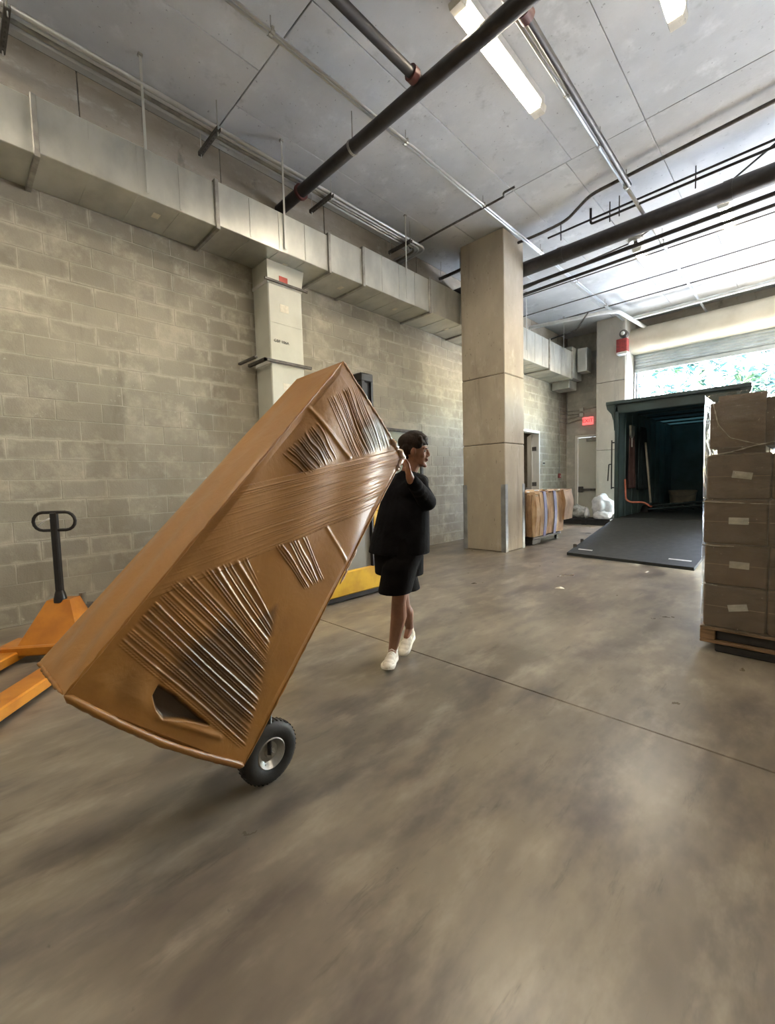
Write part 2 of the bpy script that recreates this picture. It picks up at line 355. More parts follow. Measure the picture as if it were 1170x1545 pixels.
# ceiling: board-marked panels
ce = empty('ceiling', (0, 0, CZ), 'grey cast concrete ceiling with board joints', None, None, STRUCT)
bays = [(FY, 2.55, [WX, -4.2, -3.0, -1.8, -.6, .6, 1.8, RX]), (2.55, 6.2, [WX, -4.75, -3.28, -2.42, -1.54, -.2, 1.2, RX]), (6.2, 9.85, [WX, -4.4, -3.28, -2.5, -1.54, -.3, 1.2, RX]), (9.85, BY + .3, [WX, -3.9, -2.6, -1.3, 0, 1.3, RX])]
for a, b_, xx in bays:
    for i in range(len(xx) - 1):
        g = .0035; dz = rnd.uniform(0, .006)
        MB().cbox(xx[i] + g, xx[i + 1] - g, a + g * 1.3, b_ - g * 1.3, CZ + dz, CZ + .06, .005).build('ceiling_panel', 'ceil', ce)
MB().box(WX - .3, RX + .3, FY - .3, BY + .6, CZ + .03, CZ + .3).build('slab_above', 'gap', ce)
# left wall of concrete blocks
D1 = (10.28, 11.80, 2.64)      # doorway: y0, y1, top
D2 = (5.60, 6.62, 2.30)        # green door
wl = empty('wall_left', (WX, 0, 0), 'long concrete block wall', None, None, STRUCT)
mb = MB()
def wallrect(mb, y0, y1, z0, z1): mb.box(WX - .2, WX - .0028, y0, y1, z0, z1)
wallrect(mb, FY, D2[0], 0, 5.0); wallrect(mb, D2[0], D2[1], D2[2], 5.0); wallrect(mb, D2[1], D1[0], 0, 5.0)
wallrect(mb, D1[0], D1[1], D1[2], 5.0); wallrect(mb, D1[1], BY + .3, 0, 5.0)
mb.build('mortar_bed', 'mortar', wl)
def blockmesh(w, axis=0):
    j, c, dp = .0035, .0022, .004
    a, b_ = j, w - j; z0, z1 = j, BH - j
    def P(dx, u, z): return (dx, u, z) if axis == 0 else (u, dx, z)
    s = 1 if axis == 0 else -1
    vs = [P(s * (-dp), a, z0), P(s * (-dp), b_, z0), P(s * (-dp), b_, z1), P(s * (-dp), a, z1), P(0, a + c, z0 + c), P(0, b_ - c, z0 + c), P(0, b_ - c, z1 - c), P(0, a + c, z1 - c)]
    return vs, [(4, 5, 6, 7), (0, 1, 5, 4), (1, 2, 6, 5), (2, 3, 7, 6), (3, 0, 4, 7)]
full = bpy.data.meshes.new('block'); v_, f_ = blockmesh(BW); full.from_pydata(v_, [], f_); full.materials.append(M['block'])
rest = MB(); cand = []
for row in range(24):
    k = -12
    while True:
        y0 = k * BW - (row % 2) * BW / 2; y1 = y0 + BW; k += 1
        if y0 > BY - .02: break
        if y1 < FY: continue
        y0c, y1c = max(y0, FY), min(y1, BY); z0, z1 = row * BH, (row + 1) * BH; segs = [(y0c, y1c)]
        for (da, db, dt) in (D1, D2):
            if z0 < dt - .05:
                ns = []
                for s0, s1 in segs:
                    if s1 <= da or s0 >= db: ns.append((s0, s1))
                    else:
                        if s0 < da - .03: ns.append((s0, da))
                        if s1 > db + .03: ns.append((db, s1))
                segs = ns
        for s0, s1 in segs:
            fullb = abs(s1 - s0 - BW) < 1e-4
            if fullb and .1 < s0 < 5.2 and row < 22: cand.append((s0, z0))
            else:
                v_, f_ = blockmesh(s1 - s0); dx = rnd.uniform(-.0015, .0015)
                rest.add([(WX + p[0] + dx, p[1] + s0, p[2] + z0) for p in v_], f_)
cand.sort(key=lambda q: (q[0]) + .0 * q[1])
for i, (y, z) in enumerate(cand):
    if i < 298:
        o = bpy.data.objects.new('block', full); COL.objects.link(o); o.location = (WX + rnd.uniform(-.0015, .0015), y, z)
        o.parent = wl; o.matrix_parent_inverse = wl.matrix_world.inverted()
    else:
        v_, f_ = blockmesh(BW); rest.add([(WX + p[0], p[1] + y, p[2] + z) for p in v_], f_)
tag(rest.build('blockwork', 'block', wl), kind='stuff')
# cast ring beam above the blocks, made of formed lengths
yb = FY
for L_ in (5.2, 1.5, 1.65, 2.2, 2.4, 2.4, 2.78):
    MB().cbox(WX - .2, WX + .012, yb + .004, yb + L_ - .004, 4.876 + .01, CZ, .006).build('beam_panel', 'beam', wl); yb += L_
# back wall
wb = empty('wall_back', (0, BY, 0), 'pale block wall around the exit door', None, None, STRUCT)
ED = (-5.22, -4.32, 2.60)
OP = (-3.56, 2.7, 4.62)       # shutter opening
mb = MB()
def wr(mb, x0, x1, z0, z1): mb.box(x0, x1, BY + .0028, BY + .22, z0, z1)
wr(mb, WX - .2, ED[0], 0, CZ); wr(mb, ED[0], ED[1], ED[2], CZ); wr(mb, ED[1], OP[0], 0, CZ)
mb.build('mortar_bed', 'mortar', wb)
mb = MB(); mb.box(OP[0], OP[1], BY, BY + .22, OP[2] + .35, CZ); mb.box(OP[1], RX + .2, BY, BY + .22, 0, CZ); mb.build('concrete_lintel', 'beam', wb)
for row in range(25):
    k = -14
    while True:
        x0 = k * BW - (row % 2) * BW / 2; x1 = x0 + BW; k += 1
        if x0 > -4.2: break
        if x1 < WX + .02: continue
        z0, z1 = row * BH, (row + 1) * BH; a, b_ = max(x0, WX), x1
        if z0 < ED[2] - .05:
            if a >= ED[0] - .02: continue
            b_ = min(b_, ED[0])
        if b_ - a < .04: continue
        v_, f_ = blockmesh(b_ - a, 1)
        MB().add([(p[0] + a, BY + p[1], p[2] + z0) for p in v_], f_).build('block', 'block_back', wb)
# walls that the photograph does not show
tag(MB().box(RX, RX + .2, FY - .2, BY + .2, 0, CZ).build('wall_right', 'plaster'), 'plain rendered wall opposite the blocks', kind=STRUCT)
tag(MB().box(WX - .2, RX, FY - .2, FY, 0, CZ).build('wall_front', 'plaster'), 'plain wall behind the viewer', kind=STRUCT)
# doorway in left wall with the dark room behind it
d1 = empty('door_1', (WX, D1[0], 0), 'open doorway with pale frame near the far corner', None, None, STRUCT)
mb = MB(); fw = .06
mb.box(WX - .16, WX + .03, D1[1] - fw, D1[1], 0, D1[2]); mb.box(WX - .16, WX + .03, D1[0], D1[0] + fw, 0, D1[2]); mb.box(WX - .16, WX + .03, D1[0] + fw, D1[1] - fw, D1[2] - fw, D1[2])
mb.build('door_frame', 'doorframe', d1)
LM = Matrix.Translation((WX - .17, D1[1] - .07, 0)) @ Matrix.Rotation(math.radians(34), 4, 'Z')      # leaf folded back into the side room
dl = MB().cbox(-.022, .022, 0, .86, .01, D1[2] - fw, .004, M_=LM).build('door_leaf', 'doorframe', d1)
for z in (.3, 1.1, 2.1): MB().box(WX - .17, WX - .05, D1[1] - .078, D1[1] - .060, z, z + .11).build('hinge', 'dark_steel', dl)
MB().lathe([(0, 0), (.025, 0), (.03, .05), (0, .06)], LM @ Vector((-.022, .78, 1.02)), LM.to_3x3() @ Vector((-1, 0, 0)), 14).build('door_handle', 'conduit', dl)
mb = MB(); mb.box(WX - 3.0, WX - 2.9, D1[0] - 1.5, D1[1] + 2.2, 0, 2.9); mb.box(WX - 3, WX - .2, D1[1] + 2.1, D1[1] + 2.2, 0, 2.9); mb.box(WX - 3, WX - .2, D1[0] - 1.6, D1[0] - 1.5, 0, 2.9)
mb.box(WX - 3, WX - .2, D1[0] - 1.6, D1[1] + 2.2, 2.9, 3.0); mb.box(WX - 3, WX - .2, D1[0] - 1.6, D1[1] + 2.2, -.1, 0)
tag(mb.build('wall_side_room', 'tan'), 'tan walls of the side room', kind=STRUCT)
rl = bpy.data.lights.new('side_room_fill', 'AREA'); rl.shape = 'RECTANGLE'; rl.size = .2; rl.size_y = 1.2; rl.energy = 14; rl.color = LAMP_COL; ro = bpy.data.objects.new('side_room_fill', rl); COL.objects.link(ro); ro.location = (WX - 1.5, 11.4, 2.88)  # area light added to brighten the side room, no fixture known there
rk = empty('recycling_cart', (WX - .9, 12.0, 0), 'dark blue plastic bin standing inside the open doorway', 'bin')
MB().prism([(11.3, .12), (12.9, .12), (13.0, 1.02), (11.2, 1.02)], 0, WX - 1.9, WX - 1.2).build('bin_body', 'blue', rk)
MB().cbox(WX - 1.95, WX - 1.15, 11.15, 13.05, 1.02, 1.14, .03).build('lid', 'blackplastic', rk)
for y in (11.5, 12.7):
    for x in (WX - 1.75, WX - 1.35): MB().lathe([(0, -.03), (.07, -.03), (.07, .03), (0, .03)], (x, y, .07), (1, 0, 0), 14).build('wheel', 'rubber', rk)
# green door in left wall, half hidden by the load
d2 = empty('door_2', (WX, D2[0], 0), 'pale green metal door behind the person', None, None, STRUCT)
mb = MB(); y0, y1, t = D2
mb.box(WX - .14, WX + .02, y0, y0 + .05, 0, t); mb.box(WX - .14, WX + .02, y1 - .05, y1, 0, t); mb.box(WX - .14, WX + .02, y0 + .05, y1 - .05, t - .05, t); mb.build('door_frame', 'dark_steel', d2)
MB().cbox(WX - .06, WX - .015, y0 + .055, y1 - .055, .01, t - .055, .005).build('door_leaf', 'greendoor', d2)
lv = MB(); lv.lathe([(.0, 0), (.028, 0), (.028, .01), (.01, .012), (.01, .05), (0, .05)], (WX - .015, y0 + .14, 1.02), (1, 0, 0), 14); lv.tube([(WX + .03, y0 + .14, 1.02), (WX + .03, y0 + .27, 1.02)], .009); lv.build('door_handle', 'conduit', d2)
# exit door in back wall
d3 = empty('door_3', (ED[0], BY, 0), 'beige exit door with push bar beside far column', None, None, STRUCT)
mb = MB(); x0, x1, t = ED
mb.box(x0, x0 + .07, BY - .03, BY + .16, 0, t); mb.box(x1 - .07, x1, BY - .03, BY + .16, 0, t); mb.box(x0 + .07, x1 - .07, BY - .03, BY + .16, t - .07, t); mb.build('door_frame', 'doorframe', d3)
lf3 = MB().cbox(x0 + .075, x1 - .075, BY + .03, BY + .08, .01, t - .075, .005).build('door_leaf', 'door', d3)
pb = MB(); pb.cbox(x0 + .10, x0 + .24, BY - .05, BY + .03, .85, 1.03, .01); pb.cbox(x0 + .24, x1 - .1, BY - .045, BY - .01, .905, .965, .008); pb.box(x1 - .16, x1 - .1, BY - .04, BY + .03, .90, .97); pb.build('push_bar', 'dark_steel', lf3)
dc = MB(); dc.cbox(x0 + .34, x1 - .1, BY - .06, BY + .02, t - .20, t - .11, .01); dc.tube([(x0 + .4, BY - .07, t - .15), (x0 + .62, BY - .16, t - .06), (x1 - .1, BY - .05, t - .05)], .012, 6); dc.build('door_closer', 'galv_dull', d3)
# column near the middle
def column(name, x0, x1, y0, y1, cuts, mt, label, guard):
    t = empty(name, ((x0 + x1) / 2, (y0 + y1) / 2, 0), label, 'column')
    zz = [0] + cuts + [CZ]
    for a, b_ in zip(zz[:-1], zz[1:]):
        MB().cbox(x0, x1, y0, y1, a + .004, b_ - .004 if b_ < CZ else b_, .014).build('cast_lift', mt, t)
    MB().box(x0 + .02, x1 - .02, y0 + .02, y1 - .02, 0, CZ - .01).build('core', 'gap', t)
    if guard:
        for (gx, gy, sx, sy) in ((x1, y0, -1, 1), (x1, y1, -1, -1), (x0, y0, 1, 1)):
            g = MB(); e = .005
            xa, xb = sorted((gx - sx * e, gx + sx * .085)); ya, yb2 = sorted((gy - sy * e, gy))
            g.box(xa, xb, ya, yb2, .0, 1.22)
            xa, xb = sorted((gx - sx * e, gx)); ya, yb2 = sorted((gy - sy * e, gy + sy * .085))
            g.box(xa, xb, ya, yb2, 0, 1.22)
            g.build('corner_guard', 'steel', t, label='grey steel corner guard')
    return t
column('column', -4.725, -3.84, 6.90, 7.62, [1.95, 3.16], 'column', 'square concrete column standing clear of the block wall, ringed by pipes', True)
column('column', -4.32, -3.58, 12.85, BY + .0, [2.05, 3.9], 'column2', 'far pale concrete column between exit door and roller shutter', False)
# roller shutter
sh = empty('door_4', (OP[0], BY, 0), 'raised roller shutter over the loading door', None, None, STRUCT)
hd = MB(); prof = []
for k in range(0, 15):
    a = PI * (.5 + k / 14 * .95); prof.append((BY - .28 + .33 * math.cos(a) * .95, 4.98 + .33 * math.sin(a)))
prof += [(BY + .0, 4.66), (BY, 5.31)]
hd.prism(prof, 0, OP[0] - .02, OP[1] + .1); hd.build('shutter_hood', 'hood', sh, smooth=.6)
zs = 4.80
for k in range(7):
    z1 = zs - k * .075; cur = MB(); pts = []
    for j in range(7):
        a = PI * j / 6; pts.append((BY - .10 - .022 * math.sin(a), z1 - .072 * j / 6))
    pts += [(BY - .085, z1 - .072), (BY - .085, z1)]
    cur.prism(pts, 0, OP[0] + .02, OP[1] - .02); cur.build('slat', 'shutter', sh, smooth=.9)
MB().cbox(OP[0] + .02, OP[1] - .02, BY - .13, BY - .07, zs - 7 * .075 - .11, zs - 7 * .075, .01).build('bottom_bar', 'shutter', sh)
for s, x in ((1, OP[0]), (-1, OP[1])):
    g = MB(); g.box(min(x, x + s * .02), max(x, x + s * .02), BY - .15, BY + .05, 0, 4.9); g.box(min(x - s * .1, x + s * .06), max(x - s * .1, x + s * .06), BY - .05, BY - .03, 0, 4.9)
    for k in range(18): g.tube([(x - s * .05, BY - .05, .2 + k * .26), (x - s * .05, BY - .065, .2 + k * .26)], .014, 8)
    g.build('guide_rail', 'steel', sh)
op = empty('shutter_operator', (-3.55, 12.7, 4.65), 'red shutter operator box high on the far column', 'motor')
MB().cbox(-3.76, -3.50, 12.66, 12.85, 4.58, 4.93, .012).build('operator_case', 'red', op)
b_ = MB(); b_.cbox(-3.74, -3.48, 12.62, 12.85, 4.52, 4.58, .008); b_.build('bracket', 'white', op)
b_ = MB(); b_.lathe([(0, 0), (.10, 0), (.10, .14), (.06, .17), (0, .17)], (-3.60, 12.70, 5.06), (0, 1, 0), 18); b_.build('chain_wheel', 'dark_steel', op, smooth=.6)
MB().ell((-3.60, 12.66, 5.06), (.05, .03, .05)).build('hub', 'white', op, smooth=True)
MB().tube([(-3.52, 12.70, 5.0), (-3.52, 12.70, 1.3)], .008, 6).build('hand_chain', 'galv_dull', op)
# ---------------------------------------------------------------- sheet metal duct
du = empty('air_duct', (-5.1, 5, 4.25), 'long galvanised rectangular air duct running along the block wall', 'duct')
secs = [(-1.2, .73, -4.89, 4.235, 4.70), (.73, 2.33, -4.87, 4.245, 4.725), (2.33, 3.90, -4.84, 4.25, 4.73), (3.90, 4.52, -4.82, 4.25, 4.76), (4.52, 6.06, -4.80, 4.25, 4.80), (6.06, 7.45, -4.79, 4.25, 4.82), (7.45, 9.35, -4.79, 4.22, 4.82), (9.35, 10.93, -4.82, 4.10, 4.82), (10.93, 12.45, -4.84, 4.08, 4.83), (12.45, 13.2, -4.84, 4.12, 4.98)]
for i, (a, b_, x, z0, z1) in enumerate(secs):
    s = MB(); s.cbox(WX + .03, x, a + .012, b_ - .012, z0, z1, .006)
    n = max(1, int(round((b_ - a) / .42)))
    for k in range(1, n):
        y = a + (b_ - a) * k / n
        s.box(x, x + .006, y - .006, y + .006, z0 + .02, z1 - .02); s.box(WX + .05, x - .02, y - .006, y + .006, z0 - .006, z0)
    ds = s.build('duct_section', 'galv', du)
    fl_ = MB(); fl_.cbox(WX + .015, x + .03, b_ - .022, b_ + .022, z0 - .03, z1 + .03, .005); fl_.build('flange', 'galv_dull', du)
    if i > 0:
        y = a + (b_ - a) * .62; MB().box(-5.16, -5.06, y, y + .07, z0 - .0085, z0 - .0065).build('sticker', 'paper', ds)
e = MB(); e.cbox(WX + .05, -4.95, 12.55, 13.1, 3.86, 4.10, .01); e.build('drop_box', 'galv', du)
e = MB(); e.cbox(-4.80, -4.55, 12.75, 13.15, 4.30, 4.95, .008); e.build('end_unit', 'galv', du)
vd = empty('duct_drop', (-5.3, 3.3, 0), 'pale foil board duct dropping down the wall behind the wrapped load', 'duct')
vx, va, vb = -5.10, 3.08, 3.60
MB().prism([(va, 4.245), (vb + .05, 4.245), (vb, 3.97), (va, 3.97)], 0, WX + .01, vx).build('collar', 'board', vd)
for (z0, z1) in ((2.95, 3.96), (1.9, 2.93), (.9, 1.88), (.25, .88)):
    s = MB(); s.cbox(WX + .01, vx, va, vb, z0, z1, .012); s.box(vx, vx + .004, va + .02, vb - .02, (z0 + z1) / 2, (z0 + z1) / 2 + .006); s.build('duct_section', 'board', vd)
    MB().box(vx, vx + .002, va + .17, va + .30, z0 + .66 * (z1 - z0), z0 + .66 * (z1 - z0) + .10).build('sticker', 'paper', vd)
    MB().cbox(WX + .005, vx + .01, va - .01, vb + .01, z1 - .012, z1 + .03, .004).build('seam_strip', 'white', vd)
MB().box(vx + .004, vx + .006, va + .17, va + .30, 4.0, 4.08).build('red_label', 'rediink', vd, label='small red printed label')
sb = MB(); sb.box(WX, vx + .045, va - .26, va - .22, 2.93, 2.955); sb.box(vx + .02, vx + .045, va - .12, vb + .10, 2.925, 2.96); sb.box(WX, vx + .045, va - .12, va - .08, 2.925, 2.96); sb.build('support_bar', 'dark_steel', vd)
sb = MB(); sb.box(vx + .02, vx + .045, va - .06, vb + .08, 3.965, 3.99); sb.build('support_bar', 'dark_steel', vd)
def text(s, size, loc, rot, mat, name, parent=None, ext=.001):
    cu = bpy.data.curves.new(name, 'FONT'); cu.body = s; cu.size = size; cu.extrude = ext; cu.align_x = 'CENTER'; cu.align_y = 'CENTER'
    o = bpy.data.objects.new(name, cu); COL.objects.link(o)
    dg = bpy.context.evaluated_depsgraph_get(); dg.update(); me = bpy.data.meshes.new_from_object(o.evaluated_get(dg)); bpy.data.objects.remove(o)
    o = bpy.data.objects.new(name, me); COL.objects.link(o); me.materials.clear(); me.materials.append(M[mat])
    o.matrix_world = Matrix.Translation(loc) @ rot
    if parent is not None: o.parent = parent; o.matrix_parent_inverse = parent.matrix_world.inverted()
    return o
RYX = Matrix(((0, 0, 1, 0), (1, 0, 0, 0), (0, 1, 0, 0), (0, 0, 0, 1)))     # text on a face towards +x
text('GBF 106A', .055, (vx + .003, va + .17, 3.22), RYX, 'ink', 'lettering', vd)
# strap hangers of the duct
for y, x, q in ((1.61, -4.85, 'left of the perforated strut, nearest the viewer'), (3.19, -4.82, 'crossing in front of the thick black pipe end'), (5.44, -4.77, 'beside the bend of the conduit bundle'), (7.25, -4.76, 'hidden close behind the column'), (9.6, -4.77, 'just right of the column'), (11.8, -4.8, 'farthest, near the duct end')):
    t = empty('duct_hanger', (x, y, CZ), 'flat steel duct strap ' + q, 'hanger', 'duct hanger straps')
    MB().box(x - .002, x + .006, y - .012, y + .012, 4.29, CZ).build('strap', 'galv', t)
    MB().box(x - .02, x + .02, y - .02, y + .02, CZ - .02, CZ).build('anchor', 'galv_dull', t)
# ---------------------------------------------------------------- pipes and conduits
def pipe(name, pts, r, mt, label, cat='pipe', n=14, fil=.12, clamps=(), cm='oxide', cr=1.35, cl=.05, ringname='coupling'):
    t = empty(name, pts[0], label, cat)
    MB().tube(fillet(pts, fil) if len(pts) > 2 else pts, r, n).build('run', mt, t, smooth=.7)
    for c in clamps:
        c = Vector(c[:3]); best = None
        for a, b_ in zip(pts[:-1], pts[1:]):
            a, b_ = Vector(a), Vector(b_); u = (b_ - a); s = max(0, min(1, (c - a).dot(u) / u.length_squared)); q = a + u * s
            if best is None or (q - c).length < best[0]: best = ((q - c).length, q, u.normalized())
        q, u = best[1], best[2]; rr = r * cr
        MB().lathe([(r, -cl), (rr, -cl), (rr, cl), (r, cl)], q, u, 14).build(ringname, cm, t, smooth=.6)
    return t
sp = pipe('sprinkler_main', [(WX + .012, 3.55, 5.2), (RX, 3.55, 5.2)], .074, 'black_pipe', 'thick black sprinkler pipe crossing the ceiling in front of the lit lamp', clamps=[(-4.95, 3.55, 5.2)], cl=.018)
for x in (-3.9, -1.2):
    h = MB(); h.tube([(x, 3.55, CZ), (x, 3.55, 5.28)], .006, 6); h.lathe([(.076, -.015), (.082, -.015), (.082, .015), (.076, .015)], (x, 3.55, 5.2), (1, 0, 0), 16); h.build('pipe_ring', 'galv_dull', sp)
pipe('sprinkler_branch', [(-2.86, 3.56, 5.25), (-2.86, FY, 5.25)], .048, 'black_pipe', 'black branch pipe with red coupling leaving the thick pipe towards the viewer', clamps=[(-2.86, 3.42, 5.25)], cl=.035, cr=1.5)
pipe('sprinkler_branch', [(-1.83, 3.56, 5.25), (-1.86, 6.75, 5.25)], .032, 'black_pipe', 'slim dark pipe with red coupling running beside the right hand conduit', clamps=[(-1.83, 3.70, 5.25)], cl=.045, cr=2.0)
def conduit(xs_, z, y0, y1, r, label, clampy, sag=0, gap=.034):
    t = empty('conduit', (xs_[0], y0, z), label, 'conduit')
    for x in xs_: MB().tube([(x, y0, z), (x, y1, z)], r, 10).build('tube', 'conduit', t, smooth=True)
    for y in clampy:
        m = MB()
        for x in xs_: m.lathe([(r, -.02), (r * 1.35, -.02), (r * 1.35, .02), (r, .02)], (x, y, z), (0, 1, 0), 10)
        m.box(xs_[0] - r * 1.3, xs_[-1] + r * 1.3, y - .012, y + .012, z + r, z + r + .02); m.tube([(sum(xs_) / len(xs_), y, z + r), (sum(xs_) / len(xs_), y, CZ)], .005, 6)
        m.build('clamp', 'galv_dull', t)
    return t
conduit([-3.665, -3.625], 5.45, -.5, 13.2, .0155, 'pair of bright steel conduits running above the column', [.6, 2.35, 4.2, 5.95, 7.9, 9.6, 11.4])
conduit([-1.975, -1.935], 5.38, 2.9, 6.9, .016, 'bright twin conduits close beside the lit lamp', [4.9, 5.9])
conduit([-1.95], 5.36, 6.9, 13.6, .026, 'single bright conduit ending above the loading door', [6.95, 9.0])
# left bundle on strut trapezes, turning to the wall
lb = empty('conduit_bundle', (-4.95, 2, 5.3), 'bundle of steel conduits on struts, bent to the block wall at its far end', 'conduit')
for k, (x, r) in enumerate(((-4.86, .022), (-4.93, .016), (-4.985, .020), (-5.04, .016))):
    ye = 6.08 - k * .055
    MB().tube(fillet([(x, -2.5, 5.33), (x, ye, 5.33), (WX + .02, ye + .02, 5.33)], .16, 7), r, 10).build('tube', 'conduit' if k != 2 else 'galv_dull', lb, smooth=True)
for y in (.60, 2.37, 3.97, 5.62, 7.05):
    s = empty('strut_trapeze', (-5.05, y, 5.29), {.60: 'dark perforated strut at the left picture edge under the conduits', 2.37: 'dark perforated strut hung left of the thick black pipe', 3.97: 'strut hung just right of the thick black pipe', 5.62: 'strut hung by the bend of the conduit bundle', 7.05: 'strut hung between bundle bend and column, holding no conduits'}[y], 'strut')
    m = MB(); m.box(-5.32, -4.80, y - .02, y + .02, 5.262, 5.268); m.box(-5.32, -4.80, y - .022, y - .018, 5.262, 5.305); m.box(-5.32, -4.80, y + .018, y + .022, 5.262, 5.305)
    m.build('strut', 'dark_steel', s)
    m = MB()
    for k in range(9): m.box(-5.29 + k * .055, -5.265 + k * .055, y - .006, y + .006, 5.2605, 5.2618)
    tag(m.build('slots', 'gap', s), kind='stuff')
    for xr in (-4.83, -5.28): MB().tube([(xr, y, 5.22), (xr, y, CZ)], .006, 6).build('threaded_rod', 'galv', s)
# dark pipes across, beyond the column
pipe('storm_pipe', [(WX + .01, 7.76, 5.20), (RX, 7.76, 5.15)], .125, 'black_pipe', 'thickest black pipe crossing the ceiling beyond the column', clamps=[(-3.2, 7.72, 5.17), (-.9, 7.72, 5.16)], cm='black_pipe', cr=1.06, cl=.05, n=20)
pipe('thin_pipe', [(-5.3, 8.0, 4.98), (RX, 8.0, 5.06)], .032, 'black_pipe', 'slim black pipe directly behind the thickest black pipe')
pipe('thin_pipe', [(-5.3, 8.14, 4.90), (RX, 8.14, 4.97)], .026, 'black_pipe', 'lower slim black pipe behind the thickest black pipe')
pipe('thin_pipe', [(-3.82, 7.38, 5.5), (-3.4, 7.40, 5.5), (-2.95, 7.36, 5.5), (-2.45, 6.98, 5.5), (-.39, 6.84, 5.5), (RX, 6.84, 5.5)], .024, 'dark_steel', 'slim dark pipe with a double bend just under the ceiling', 'pipe', fil=.15)
pipe('thin_pipe', [(-3.32, 7.49, 5.42), (RX, 7.42, 5.42)], .016, 'black_pipe', 'thin straight black rod above the thickest black pipe')
pipe('thin_pipe', [(-2.62, 7.50, CZ), (-2.62, 7.50, 5.36), (RX, 7.50, 5.36)], .018, 'black_pipe', 'thin black pipe dropping from the ceiling then following the thickest pipe', fil=.04)
pipe('thin_pipe', [at(1104, 273, 2, 5.38), at(1170, 217, 2, 5.42), at(1300, 108, 2, 5.5)], .014, 'black_pipe', 'diagonal dark rod rising from the thickest pipe at the right picture edge')
for (x, y, q) in ((-2.35, 7.55, 'second from the column'), (-1.25, 7.6, 'nearest the right picture edge'), (-2.2, 7.5, 'just left of the single bright conduit'), (-3.1, 7.5, 'nearest the column')):
    MBh = MB().tube([(x, y, CZ), (x, y, 5.30)], .009, 6); tag(MBh.build('pipe_rod', 'black_pipe'), 'short dark rod above the thickest black pipe, ' + q, 'hanger', 'hanger rods above the thickest pipe')
pipe('cross_pipe', [(-5.2, 5.05 + .95, 5.44), (-4.5, 5.98, 5.44), (-3.3, 5.98, 5.44), (-3.28, 5.9, 5.44), (-3.1, 5.9, 5.44)], .016, 'dark_steel', 'thin dark conduit crossing just before the column top', fil=.04)
pipe('cross_pipe', [(-5.4, 8.9, 5.30), (-2.3, 8.6, 5.36), (-1.9, 8.4, 5.40), (RX, 8.3, 5.42)], .013, 'dark_steel', 'thin cable pipe running to the round junction box')
for (y, z, r, q) in ((9.35, 5.40, .012, 'nearest of the three thin far conduits across the ceiling'), (10.5, 5.42, .012, 'middle of the three thin far conduits across the ceiling'), (11.55, 5.46, .016, 'farthest of the three thin far conduits across the ceiling')):
    pipe('cross_pipe', [(-5.4, y, z), (RX, y + .1, z)], r, 'dark_steel', q)
pipe('white_pipe', [(-5.4, 11.0, 5.28), (-3.75, 11.35, 5.28), (-3.40, 11.6, 5.28), (-3.25, 13.4, 5.28)], .045, 'white', 'white pipe bending towards the shutter at the far column', fil=.1)
pipe('white_pipe', [(-3.3, 12.45, 5.30), (RX, 12.5, 5.36)], .045, 'white', 'long white pipe parallel to the shutter hood')
pipe('sprinkler_far', [(-5.3, 12.1, 5.2), (-4.5, 11.9, 5.2), (-3.9, 11.0, 5.24)], .02, 'dark_steel', 'thin bent pipe over the end of the duct')
jb = empty('junction_box', (-2.25, 8.55, 5.40), 'round grey junction box hanging by the slim pipes', 'box')
MB().lathe([(0, -.05), (.10, -.05), (.12, -.03), (.12, .03), (.10, .05), (0, .05)], (-2.25, 8.58, 5.38), (0, 0, 1), 18).build('case', 'galv_dull', jb, smooth=.6)
MB().tube([(-2.25, 8.58, 5.33), (-2.25, 8.58, 5.26)], .03, 10).build('sprinkler_head', 'dark_steel', jb)
# small conduits around the exit sign
cs = empty('conduit_cluster', (-5.2, 13.7, 3.1), 'small grey conduits and boxes on the wall beside the exit sign', 'conduit')
for z in (3.02, 3.14, 3.27, 3.38):
    MB().tube(fillet([(WX + .03, BY - .55, z), (WX + .03, BY - .03, z), (-5.05, BY - .03, z + (.06 if z < 3.2 else -.02)), ((-5.0 if z < 3.3 else -4.34), BY - .03, z + .03)], .06), .014, 8).build('tube', 'galv_dull', cs, smooth=True)
for z in (3.22, 3.38): MB().cbox(-5.08, -4.96, BY - .07, BY, z - .06, z + .05, .008).build('box', 'galv', cs)
MB().tube([(WX + .03, BY - .03, 3.0), (WX + .03, BY - .03, CZ)], .018, 8).build('riser', 'galv_dull', cs)
es = empty('exit_sign', (-4.85, BY - .05, 3.05), 'small lit red EXIT sign above the exit door', 'sign')
MB().cbox(-4.99, -4.68, BY - .07, BY - .01, 2.90, 3.13, .01).build('sign_face', 'signpale', es)
RXZ = Matrix(((1, 0, 0, 0), (0, 0, -1, 0), (0, 1, 0, 0), (0, 0, 0, 1)))
text('EXIT', .15, (-4.835, BY - .073, 3.015), RXZ, 'signred', 'letters', es, .002)
fa = empty('pull_station', (WX, 13.15, 1.38), 'small red call point on the block wall near the corner', 'alarm')
MB().cbox(WX, WX + .05, 13.09, 13.21, 1.31, 1.45, .008).build('case', 'red', fa); MB().box(WX + .05, WX + .06, 13.12, 13.18, 1.36, 1.38).build('handle', 'white', fa)
MB().tube([(WX + .02, 13.15, 1.45), (WX + .02, 13.15, 3.6)], .009, 6).build('tube', 'galv_dull', fa)
ls = empty('light_switch', (WX, 12.10, 1.75), 'small dark switch plate beside the open doorway', 'switch')
MB().cbox(WX, WX + .012, 12.0, 12.16, 1.70, 1.80, .004).build('plate', 'galv', ls); MB().box(WX + .012, WX + .03, 12.03, 12.05, 1.73, 1.77).build('toggle', 'ink', ls); MB().box(WX + .012, WX + .03, 12.10, 12.12, 1.73, 1.77).build('toggle', 'ink', ls)
